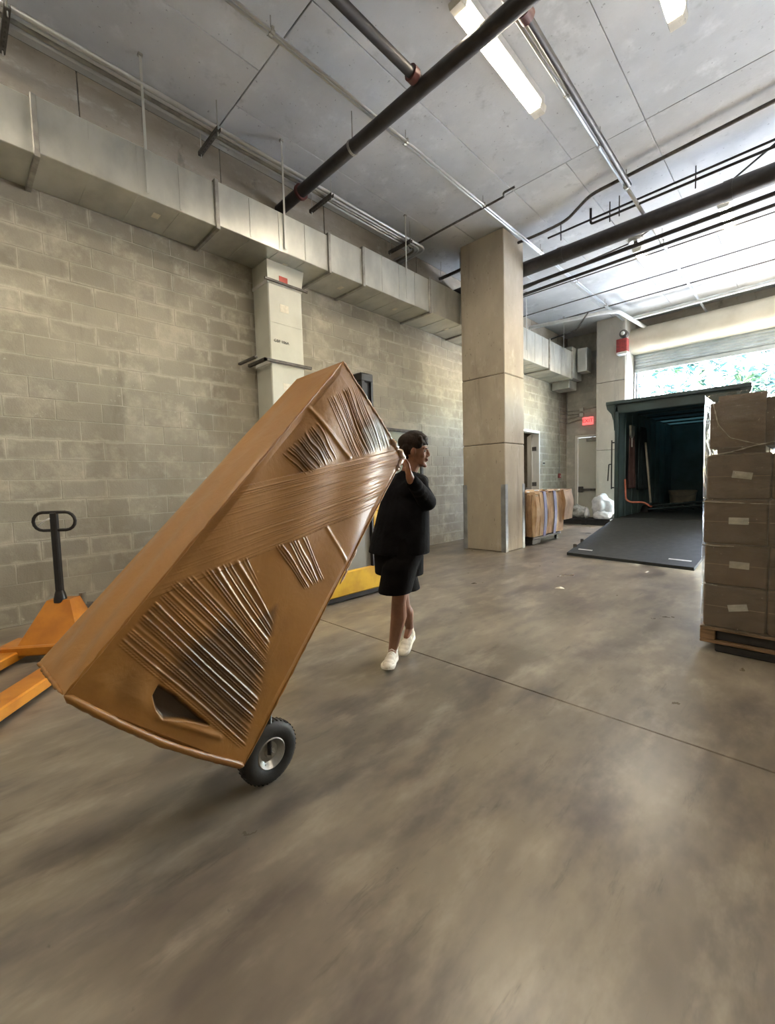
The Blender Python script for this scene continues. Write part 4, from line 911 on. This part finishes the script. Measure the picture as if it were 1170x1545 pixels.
# ---------------------------------------------------------------- yellow lift truck behind the load
yl = empty('lift_truck', (-4.0, 2.9, 0), 'yellow lift truck with grey side panel and black mast, behind the wrapped load', 'lift truck')
X0, X1, Y0, Y1 = -4.35, -3.60, 2.05, 3.80
def yb_(m, z0, z1, y0, y1, x0=X1 - .06, x1=X1): m.cbox(x0, x1, y0, y1, z0, z1, .012)
m = MB(); yb_(m, .075, .34, Y0, Y1); yb_(m, .34, .98, 3.43, Y1); yb_(m, .34, .98, Y0, 2.3); yb_(m, .98, 1.10, Y0, Y1); m.cbox(X0, X1 - .07, Y0, Y1, .075, 1.08, .03); m.build('body_frame', 'yellow', yl)
MB().box(X1 - .075, X1 - .045, 2.3, 3.43, .34, .98).build('side_panel', 'greypanel', yl)
MB().box(X1 - .045, X1 - .003, 3.405, 3.43, .34, .98).build('panel_seal', 'black', yl)
MB().box(X0 + .05, X1 - .05, Y0 + .05, Y1 - .05, .012, .08).build('underbody', 'black', yl)
for x in (X0 + .12, X1 - .12):
    for y in (Y0 + .22, Y1 - .24): MB().lathe([(0, -.05), (.10, -.05), (.11, -.03), (.11, .03), (.10, .05), (0, .05)], (x, y, .11), (1, 0, 0), 20).build('wheel', 'rubber', yl, smooth=.6)
for x in (-3.62, -4.2):
    g = MB(); g.box(x - .03, x + .03, 3.30, 3.34, 1.08, 2.52); g.box(x - .008, x + .008, 3.30, 3.46, 1.08, 2.50); g.box(x - .03, x + .03, 3.44, 3.47, 1.08, 2.50); g.build('mast_rail', 'black', yl)
MB().cbox(-4.24, -3.585, 3.28, 3.48, 2.44, 2.54, .015).build('mast_head', 'black', yl); MB().tube([(-3.9, 3.4, 1.0), (-3.9, 3.4, 2.45)], .025, 10).build('lift_cylinder', 'rim', yl)
# ---------------------------------------------------------------- carton load at right
YF = 3.85
cl_ = empty('carton_stack', (-.1, 4.3, .17), 'film wrapped stack of brown cartons on a pallet at right', 'cartons')
lv_ = [.185, .50, .80, 1.12, 1.44, 1.855]; cw = .355
stag = [0, .002, -.008, .004, .01]; 
for j in range(5):
    for i in range(3):
        for k in range(2):
            x0 = -.535 + i * cw + stag[j]; y0 = YF + k * .48 + rnd.uniform(0, .008)
            o = MB().cbox(x0 + .002, x0 + cw - .002, y0, y0 + .475, lv_[j] + .002, lv_[j + 1] - .002, .010 if j < 4 else .045, seg=1 if j < 4 else 4).build('carton', 'carton', cl_, smooth=.7)
            MB().box(x0 + .01, x0 + cw - .01, y0 - .0012, y0, (lv_[j] + lv_[j + 1]) / 2 - .0, (lv_[j] + lv_[j + 1]) / 2 + .003).build('tape_seam', 'kraft2', cl_) if k == 0 and j < 4 else None
            if i == 0 and k == 0 and j < 4:
                zc = lv_[j] + .62 * (lv_[j + 1] - lv_[j]) - .03; rr = rnd.uniform(-.15, .15)
                mm = Matrix.Translation((x0 + .20, y0 - .0005, zc)) @ Matrix.Rotation([-.22, .02, .0, .16][j], 4, 'Y')
                MB().box(-.055, .055, -.0015, 0, -.024, .024, M_=mm).build('address_label', 'paper', o)
# stretch film skin hugging the stack
fm = MB(); nx, nz_ = 60, 90; x0, x1 = -.545, -.535 + 3 * cw + .01
def filmface(p, q, nrm_, seed):
    vs_ = []; p = Vector(p); q = Vector(q); nr = Vector(nrm_)
    for i in range(nx):
        for j in range(nz_):
            z = .17 + (1.868 - .17) * j / (nz_ - 1); b0 = p.lerp(q, i / (nx - 1))
            h = .012 + .010 * noise.noise(Vector((b0.x * 3 + seed, b0.y * 3, z * 7))) + .006 * noise.noise(Vector((b0.x * 11, b0.y * 11 + seed, z * 34)))
            for L0 in lv_[1:-1]: h -= .006 * math.exp(-((z - L0 - .02 * math.sin(b0.x * 9 + L0 * 7)) / .012) ** 2)
            if z > 1.44: h += .008 * math.sin((z - 1.44) / .42 * PI)
            e_ = min(i, nx - 1 - i) / 4.0; h = h * min(1, .35 + e_ * .3)
            vs_.append(b0 + nr * h + Vector((0, 0, z)))
    fm.add(vs_, [(i * nz_ + j, (i + 1) * nz_ + j, (i + 1) * nz_ + j + 1, i * nz_ + j + 1) for i in range(nx - 1) for j in range(nz_ - 1)])
filmface((x0, YF, 0), (x1, YF, 0), (0, -1, 0), 0); filmface((x0, YF + .97, 0), (x0, YF, 0), (-1, 0, 0), 5); filmface((x1, YF, 0), (x1, YF + .97, 0), (1, 0, 0), 9)
fo = fm.build('stretch_film', 'clear', cl_, smooth=True)
for (pts, r_) in (([(-.55, YF - .012, 1.425), (-.40, YF - .016, 1.45), (-.25, YF - .016, 1.49), (-.05, YF - .014, 1.53)], .007), ([(-.548, YF - .010, 1.105), (-.42, YF - .014, 1.098), (-.15, YF - .012, 1.09)], .005), ([(-.55, YF - .010, .79), (-.46, YF - .014, .785), (-.36, YF - .012, .79)], .005), ([(-.545, YF - .01, .50), (-.45, YF - .012, .497)], .003), ([(-.50, YF - .014, 1.80), (-.47, YF - .014, 1.65), (-.40, YF - .015, 1.55), (-.24, YF - .014, 1.49)], .0045)):
    crumple(pts, r_ * .7, 'film_fold', cl_, 'film2', n=40, amp=.35, seed=int(r_ * 1e4) + len(pts))
pa_ = empty('pallet', (-.1, 4.3, 0), 'brown wooden pallet raised under the film wrapped cartons', 'pallet')
for k in range(6): MB().cbox(-.55, .60, YF + .0 + k * .165, YF + k * .165 + .12, .160, .182, .003).build('deck_board', 'wood', pa_)
for x in (-.55, -.02, .50): MB().cbox(x, x + .09, YF, YF + .95, .085, .158, .004).build('stringer', 'wood', pa_)
for k in range(3): MB().cbox(-.55, .60, YF + k * .42, YF + k * .42 + .10, .063, .083, .003).build('bottom_board', 'wood', pa_)
bp = empty('pallet_shade_base', (-.1, 4.3, 0), 'black base and blocks standing in for shade under the wooden pallet on the right', 'pallet')
MB().cbox(-.46, .58, YF + .012, YF + .90, .0, .062, .008).build('deck', 'rubber', bp)  # solid black base takes the place of shade below the raised pallet
for x in (-.455, .075): MB().cbox(x, x + .42, YF + .03, YF + .92, .086, .156, .006).build('fork_or_shade_block', 'rubber', bp)  # dark blocks fill the pallet openings, standing in for the shade there
# ---------------------------------------------------------------- trailer with ramp door
tr = empty('cargo_trailer', (-1.9, 9.6, 0), 'black green enclosed cargo trailer backed through the loading door, ramp lowered', 'trailer')
TX0, TX1, TY, TL, TZ, TT = -2.86, -.88, 9.6, 4.9, .46, 2.62
MB().box(TX0, TX1, TY, TY + TL, TZ - .10, TZ).build('bed', 'ramp', tr)
m = MB(); m.box(TX0, TX0 + .05, TY, TY + TL, TZ, TT + .1); m.box(TX1 - .05, TX1, TY, TY + TL, TZ, TT + .1); m.box(TX0 + .05, TX1 - .05, TY + TL - .05, TY + TL, TZ, TT + .1); m.build('side_walls', 'trailer_in', tr)
MB().box(TX0, TX1, TY + .02, TY + TL, TT + .09, TT + .10).build('roof', 'roof_sheet', tr)
for k in range(7): MB().box(TX0 + .05, TX1 - .05, TY + .6 + k * .8, TY + .64 + k * .8, TT + .05, TT + .09).build('roof_bow', 'trailer', tr)
MB().cbox(TX0, TX1, TY - .0, TY + .08, TT - .04, TT + .16, .01).build('header', 'trailer', tr)
MB().cbox(-3.02, -.73, TY - .06, TY + .06, TT + .14, TT + .21, .008).build('spoiler', 'trailer', tr)
for s, x in ((-1, TX0), (1, TX1)):
    pr_ = [(x, TT - .38), (x - s * .0 + s * .0, TT + .15), (x + s * .16, TT + .15), (x + s * .14, TT + .06), (x + s * .06, TT - .04), (x + s * .02, TT - .18)]
    MB().prism(pr_, 1, TY - .04, TY + .06).build('corner_flare', 'trailer', tr)
    MB().cbox(min(x, x - s * .07), max(x, x - s * .07), TY - .02, TY + .08, TZ - .12, TT, .01).build('corner_post', 'trailer', tr)
for y in range(8):
    for s, x in ((-1, TX0 + .052), (1, TX1 - .066)): MB().box(x, x + .014, TY + .5 + y * .5, TY + .54 + y * .5, TZ, TT).build('wall_rib', 'trailer_in', tr)
hb = MB(); hb.tube([(TX0 - .05, TY - .02, 2.05), (TX0 - .05, TY - .02, 1.05)], .013, 8); hb.tube([(TX0, TY - .02, 2.0), (TX0 - .06, TY - .02, 2.0)], .014, 8); hb.tube([(TX0, TY - .02, 1.08), (TX0 - .06, TY - .02, 1.08)], .014, 8)
hb.tube(fillet([(TX0 - .05, TY - .02, 1.56), (TX0 - .10, TY - .03, 1.56), (TX0 - .115, TY - .04, 1.22)], .02), .012, 8); hb.build('latch_bar', 'black', tr)
rp = MB(); q = [Vector((-2.88, 7.22, .008)), Vector((-1.07, 6.95, .008)), Vector((-.95, 9.60, TZ - .05)), Vector((-2.85, 9.60, TZ - .05))]
rp.add(q + [p + Vector((0, -.002, .045)) for p in q], [(0, 3, 2, 1), (4, 5, 6, 7), (0, 1, 5, 4), (1, 2, 6, 5), (2, 3, 7, 6), (3, 0, 4, 7)]); rp.build('ramp_door', 'ramp', tr)
def onramp(s, t, h=.0): 
    a = q[0].lerp(q[1], s); b_ = q[3].lerp(q[2], s); return a.lerp(b_, t) + Vector((0, 0, .045 + h))
for (s0, s1, t0) in ((.06, .19, .085), (.80, .955, .085)):
    a, b_, c2, d2_ = onramp(s0, t0, .002), onramp(s1, t0, .002), onramp(s1, t0 + .016, .002), onramp(s0, t0 + .016, .002)
    MB().add([a, b_, c2, d2_] + [p + Vector((0, 0, .003)) for p in (a, b_, c2, d2_)], [(3, 2, 1, 0), (4, 5, 6, 7), (0, 1, 5, 4), (1, 2, 6, 5), (2, 3, 7, 6), (3, 0, 4, 7)]).build('tape_strip', 'tape', tr)
for s in (.0,): 
    for t in (.12, .26): MB().cbox(q[0].x - .02 + t * .03, q[0].x + .03, 7.25 + t * 2.3, 7.30 + t * 2.3, .02 + t * .38, .11 + t * .38, .006).build('ramp_latch', 'dark_steel', tr)
for s, x in ((-1, TX0 + .12), (1, TX1 - .12)):
    for y in (11.6, 12.5): MB().lathe([(0, -.09), (.2, -.1), (.29, -.09), (.31, -.05), (.31, .05), (.29, .09), (.2, .1), (0, .09)], (x, y, .31), (1, 0, 0), 28).build('wheel', 'rubber', tr, smooth=.6)
# things inside the trailer
BX, BYY = -2.40, 13.70
bu = empty('bucket', (BX, BYY, TZ), 'off white round tub deep on the trailer floor', 'bucket')
MB().lathe([(0, 0), (.27, 0), (.31, .40), (.325, .40), (.325, .44), (.30, .44), (.26, .02), (0, .02)], (BX, BYY, TZ), (0, 0, 1), 28).build('shell', 'bucket', bu, smooth=.6)
MB().tube([(BX + .325 * math.cos(a_), BYY - .325 * math.sin(a_), TZ + .40 - .12 * math.sin(a_)) for a_ in [PI - PI * k / 10 for k in range(11)]], .006, 6).build('handle', 'rim', bu, smooth=True)
def cloth(name, x, y0, y1, z0, z1, mt, label, cat):
    m = MB(); n = 22; vs_ = []
    for i in range(n):
        for j in range(12):
            t = i / (n - 1); z = z1 + (z0 - z1) * j / 11; sp_ = .45 + .55 * (j / 11) ** .6
            y = (y0 + y1) / 2 + (t - .5) * (y1 - y0) * sp_; vs_.append((x + .05 + .035 * math.sin(t * 17 + j * .15) * (j / 11), y, z))
    fs_ = [(i * 12 + j, (i + 1) * 12 + j, (i + 1) * 12 + j + 1, i * 12 + j + 1) for i in range(n - 1) for j in range(11)]
    m.add(vs_, fs_); o = m.build(name, mt, None, smooth=True); s = o.modifiers.new('s', 'SOLIDIFY'); s.thickness = .015; return tag(o, label, cat)
cloth('hanging_blanket', TX0 + .09, 9.95, 10.55, 1.05, 2.35, 'coat_red', 'dull maroon cloth hanging on the trailer side wall', 'blanket')
cloth('hanging_blanket', TX0 + .09, 10.6, 11.6, 1.0, 2.4, 'coat_dark', 'dark green blanket hanging further inside the trailer', 'blanket')
br = empty('dust_brush', (TX0 + .12, 9.85, 2.3), 'pale brush head hanging high inside the trailer', 'brush')
MB().prism([(9.98, 2.36), (10.26, 2.36), (10.22, 2.16), (10.14, 2.10), (10.08, 2.10), (10.0, 2.16)], 0, TX0 + .16, TX0 + .20).build('brush_head', 'galv_dull', br); MB().tube([(TX0 + .18, 10.11, 2.10), (TX0 + .18, 10.11, 1.92)], .012, 8).build('handle', 'white', br)
MBp = MB().tube([(TX0 + .36, 10.9, TZ + .25), (TX0 + .22, 11.0, 2.05)], .022, 8); tag(MBp.build('pole', 'bucket', None, smooth=True), 'pale pole leaning inside the trailer', 'pole')
hs = MB(); hs.tube(fillet([(TX0 + .10, 9.95, 1.25), (TX0 + .12, 9.95, .82), (TX0 + .2, 10.0, .76), (TX0 + .42, 10.1, .76), (TX0 + .55, 10.15, .66)], .08), .020, 8)
tag(hs.build('hose', 'orange_hose', None, smooth=True), 'salmon coloured hose low inside the trailer', 'hose')
for k in range(6):
    p0 = Vector((TX0 + .35 + k * .17, 11.3 + rnd.uniform(-.3, .3), TZ + .03)); pp = [p0 + Vector((.16 * math.cos(a) * (1 + .3 * (k % 2)), .14 * math.sin(a), .02 * k + .012 * a)) for a in [j * .6 for j in range(20)]]
    tag(MB().tube(pp, .018, 6).build('cable_coil', 'coat_dark', None, smooth=True), 'dark coil of cable lying on the trailer floor', 'cable', 'dark cable coils on the trailer floor')
# ---------------------------------------------------------------- cardboard bale on a dolly
ba = empty('cardboard_bale', (-4.3, 8.6, .2), 'bale of crushed cardboard with violet straps beside the column', 'bale')
bx0, bx1, by0, by1, bz0, bz1 = -4.75, -3.74, 7.86, 9.45, .17, 1.04
def sheet(x0, x1, y0, y1, z0, z1, mt, seed, axis):
    n = 9; m = MB(); r2 = random.Random(seed); ph = r2.uniform(0, 6); vs_ = []
    for s in (0, 1):
        for i in range(4):
            for j in range(n):
                t = j / (n - 1); z = z0 + (z1 - z0) * t; bul = .035 * math.sin(PI * t) + .008 * math.sin(t * 9 + ph)
                if axis == 0: vs_.append(((x0 + (x1 - x0) * i / 3), (y0 - bul if s == 0 else y1), z + .02 * math.sin(i * 2 + ph) * (j == n - 1)))
                else: vs_.append(((x1 + bul if s == 0 else x0), (y0 + (y1 - y0) * i / 3), z + .02 * math.sin(i * 2 + ph) * (j == n - 1)))
    K = 4 * n; fs_ = []
    for s in (0, 1):
        for i in range(3):
            for j in range(n - 1): fs_.append((s * K + i * n + j, s * K + (i + 1) * n + j, s * K + (i + 1) * n + j + 1, s * K + i * n + j + 1))
    for i in range(3): fs_ += [(i * n, (i + 1) * n, K + (i + 1) * n, K + i * n), (i * n + n - 1, (i + 1) * n + n - 1, K + (i + 1) * n + n - 1, K + i * n + n - 1)]
    for j in range(n - 1): fs_ += [(j, j + 1, K + j + 1, K + j), (3 * n + j, 3 * n + j + 1, K + 3 * n + j + 1, K + 3 * n + j)]
    m.add(vs_, fs_); return m.build('cardboard_sheet', mt, ba, smooth=.6)
x = bx0
k = 0
while x < bx1 - .06:
    w = rnd.uniform(.05, .10); sheet(x, min(x + w - .012, bx1 - .03), by0 + rnd.uniform(-.05, .06), by0 + .5, bz0 + rnd.uniform(0, .03), bz1 - rnd.uniform(0, .08), ['kraft', 'kraft', 'kraft2', 'kraft3'][k % 4], k, 0); x += w; k += 1
y = by0 + .03
widths = [.16, .14, .20, .14, .24, .14, .30]
for w in widths:
    sheet(bx1 - .45, bx1 - .02 + rnd.uniform(-.01, .01), y, y + w - .008, bz0 + .02, bz1 - rnd.uniform(0, .04), rnd.choice(['kraft2', 'kraft']), 50 + k, 1); y += w; k += 1
MB().cbox(bx0 + .02, bx1 - .08, by0 + .12, by1 - .15, bz0 + .02, bz1 - .06, .03).build('core', 'gap', ba)
for yy in (by0 + .33, by0 + .80):
    pts = [(bx1 + .035 * math.sin(PI * t) + .004, bz0 + .0 + (bz1 - bz0 + .01) * t) for t in [j / 10 for j in range(11)]]
    poly = pts + [(bx0 - .01, bz1 + .012), (bx0 - .01, bz1 + .006), (bx1 - .01, bz1 + .004)] + [(p[0] - .006, p[1]) for p in reversed(pts[:-1])]
    MB().prism(poly, 1, yy, yy + .12).build('strap', 'violet', ba, smooth=.6)
sheet(bx1 - .5, bx1 + .03, by1 - .32, by1 + .12, .42, bz1 + .01, 'kraft', 99, 1)
for k in range(70):
    c_ = Vector((rnd.uniform(bx0, bx1), rnd.uniform(by0, by1), bz1 - .01 + rnd.uniform(-.03, .02))); Rr = Matrix.Rotation(rnd.uniform(0, 6), 3, 'Z') @ Matrix.Rotation(rnd.uniform(-.9, .9), 3, 'X')
    MB().cbox(-.085, .085, -.05, .05, -.006, .008, .003, M_=Matrix.Translation(c_) @ Rr.to_4x4()).build('scrap', rnd.choice(['kraft2', 'kraft', 'kraft2', 'bag', 'paper']), ba)
do = empty('dolly', (-4.2, 8.6, 0), 'black wheeled dolly under the cardboard bale', 'dolly')
MB().cbox(bx0 + .05, bx1 - .06, by0 + .02, by1 - .25, .11, .165, .01).build('deck', 'rubber', do)
MB().box(bx0 + .05, bx1 - .08, by0 + .04, by0 + .3, .02, .11).build('skirt', 'rubber', do)
for x in (bx0 + .15, bx1 - .14):
    for y in (by0 + .42, by1 - .3): MB().lathe([(0, -.025), (.05, -.025), (.055, 0), (.05, .025), (0, .025)], (x, y, .055), (1, 0, 0), 16).build('caster', 'rubber', do, smooth=.6)
# ---------------------------------------------------------------- black pallet with plastic bags by the back wall
b2 = empty('pallet', (-4.5, 12.5, 0), 'black plastic pallet in the far corner holding film scraps', 'pallet')
MB().cbox(-5.12, -3.75, 12.25, 12.80, .12, .17, .008).build('deck', 'blackplastic', b2)
for x in (-5.12, -4.5, -3.88): MB().cbox(x, x + .13, 12.25, 12.80, .0, .12, .008).build('foot', 'blackplastic', b2)
MB().box(-5.1, -3.77, 12.27, 12.30, .01, .12).build('skirt', 'blackplastic', b2)
def blob(c_, r_, mt, name, label, cat, seed, group=None):
    bm = bmesh.new(); bmesh.ops.create_icosphere(bm, subdivisions=4, radius=1)
    for v in bm.verts:
        k_ = 1 + .30 * noise.noise(v.co * 1.7 + Vector((seed, 0, 0))) + .16 * abs(noise.noise(v.co * 5 + Vector((0, seed, 0)))); v.co *= k_
        v.co = Vector((c_[0] + v.co.x * r_[0], c_[1] + v.co.y * r_[1], max(c_[2] + v.co.z * r_[2], .172)))
    me = bpy.data.meshes.new(name); bm.to_mesh(me); bm.free(); me.materials.append(M[mt]); shade(me, True)
    o = bpy.data.objects.new(name, me); COL.objects.link(o); return tag(o, label, cat, group)
blob((-4.02, 12.52, .50), (.28, .24, .30), 'bag', 'plastic_bag', 'large white puffy plastic bag on the black pallet', 'bag', 1)
blob((-3.98, 12.34, .27), (.20, .13, .13), 'bag', 'plastic_bag', 'small crumpled white bag at the front of the black pallet', 'bag', 4)
blob((-4.72, 12.5, .32), (.28, .19, .20), 'greybag', 'film_heap', 'heap of crumpled clear grey film on the black pallet', 'plastic film', 7)
blob((-4.38, 12.36, .33), (.06, .07, .15), 'bag', 'plastic_bag', 'thin white film tuft between grey heap and large bag', 'bag', 9)
# scrap of paper on the floor
sc = MB(); p0 = at(845, 888, 2, 0)
sc.add([p0 + Vector(v) for v in ((-.05, -.03, .003), (.03, -.045, .012), (.06, .01, .004), (.0, .045, .014), (-.045, .02, .003), (0, 0, .022))], [(0, 1, 5), (1, 2, 5), (2, 3, 5), (3, 4, 5), (4, 0, 5), (0, 4, 3, 2, 1)])
tag(sc.build('paper_scrap', 'paper'), 'crumpled white paper scrap alone on the floor', 'paper')
p0 = at(977, 863, 2, 0); sc = MB(); sc.cbox(p0.x - .012, p0.x + .012, p0.y - .07, p0.y + .05, .0, .006, .002); tag(sc.build('paper_strip', 'paper'), 'thin white strip on the floor at the ramp edge', 'paper')
# ---------------------------------------------------------------- outside
tag(MB().box(-30, 30, BY + .4, 60, -.2, -.005).build('ground', 'ground'), 'pale paving outside the loading door', kind=STRUCT)
def tree(x, y, hgt, seed, label, mt):
    t = empty('tree', (x, y, 0), label, 'tree', 'trees outside the loading door'); r2 = random.Random(seed)
    MB().tube([(x, y, 0), (x + .15, y, hgt * .35), (x - .05, y + .1, hgt * .75)], [.16, .12, .06], 10).build('trunk', 'bark', t, smooth=True)
    m = MB()
    for c_ in range(22):
        cc = Vector((x + r2.gauss(0, 1.2), y + r2.gauss(0, .9), hgt * .72 + r2.gauss(0, hgt * .16)))
        for k in range(26):
            a = r2.uniform(0, 2 * PI); el = r2.uniform(-.6, 1.0); d_ = Vector((math.cos(a) * math.cos(el), math.sin(a) * math.cos(el), math.sin(el))); s_ = d_.orthogonal().normalized() * .06
            p = cc + d_ * .1; l = r2.uniform(.35, .65); e_ = cc + d_ * (.1 + l) + Vector((0, 0, -.12)); mid = (p + e_) / 2 + Vector((0, 0, .05))
            m.add([p, mid + s_, e_, mid - s_], [(0, 1, 2, 3)], 0 if r2.random() < .75 else 1)
    o = m.build('foliage', mt, t); o['kind'] = 'stuff'
for k, (x, y, h_) in enumerate(((-9.5, 24, 8.2), (-6.6, 22.5, 7.2), (-4.6, 24.5, 8.6), (-2.4, 22.8, 7.4), (-.2, 24, 8.0), (2.3, 22.6, 7.6), (-8.2, 27, 9.0), (5.0, 24.0, 8.4))):
    tree(x, y, h_, k, 'leafy tree in bright daylight beyond the loading door', ['leaf', 'leaf2'])
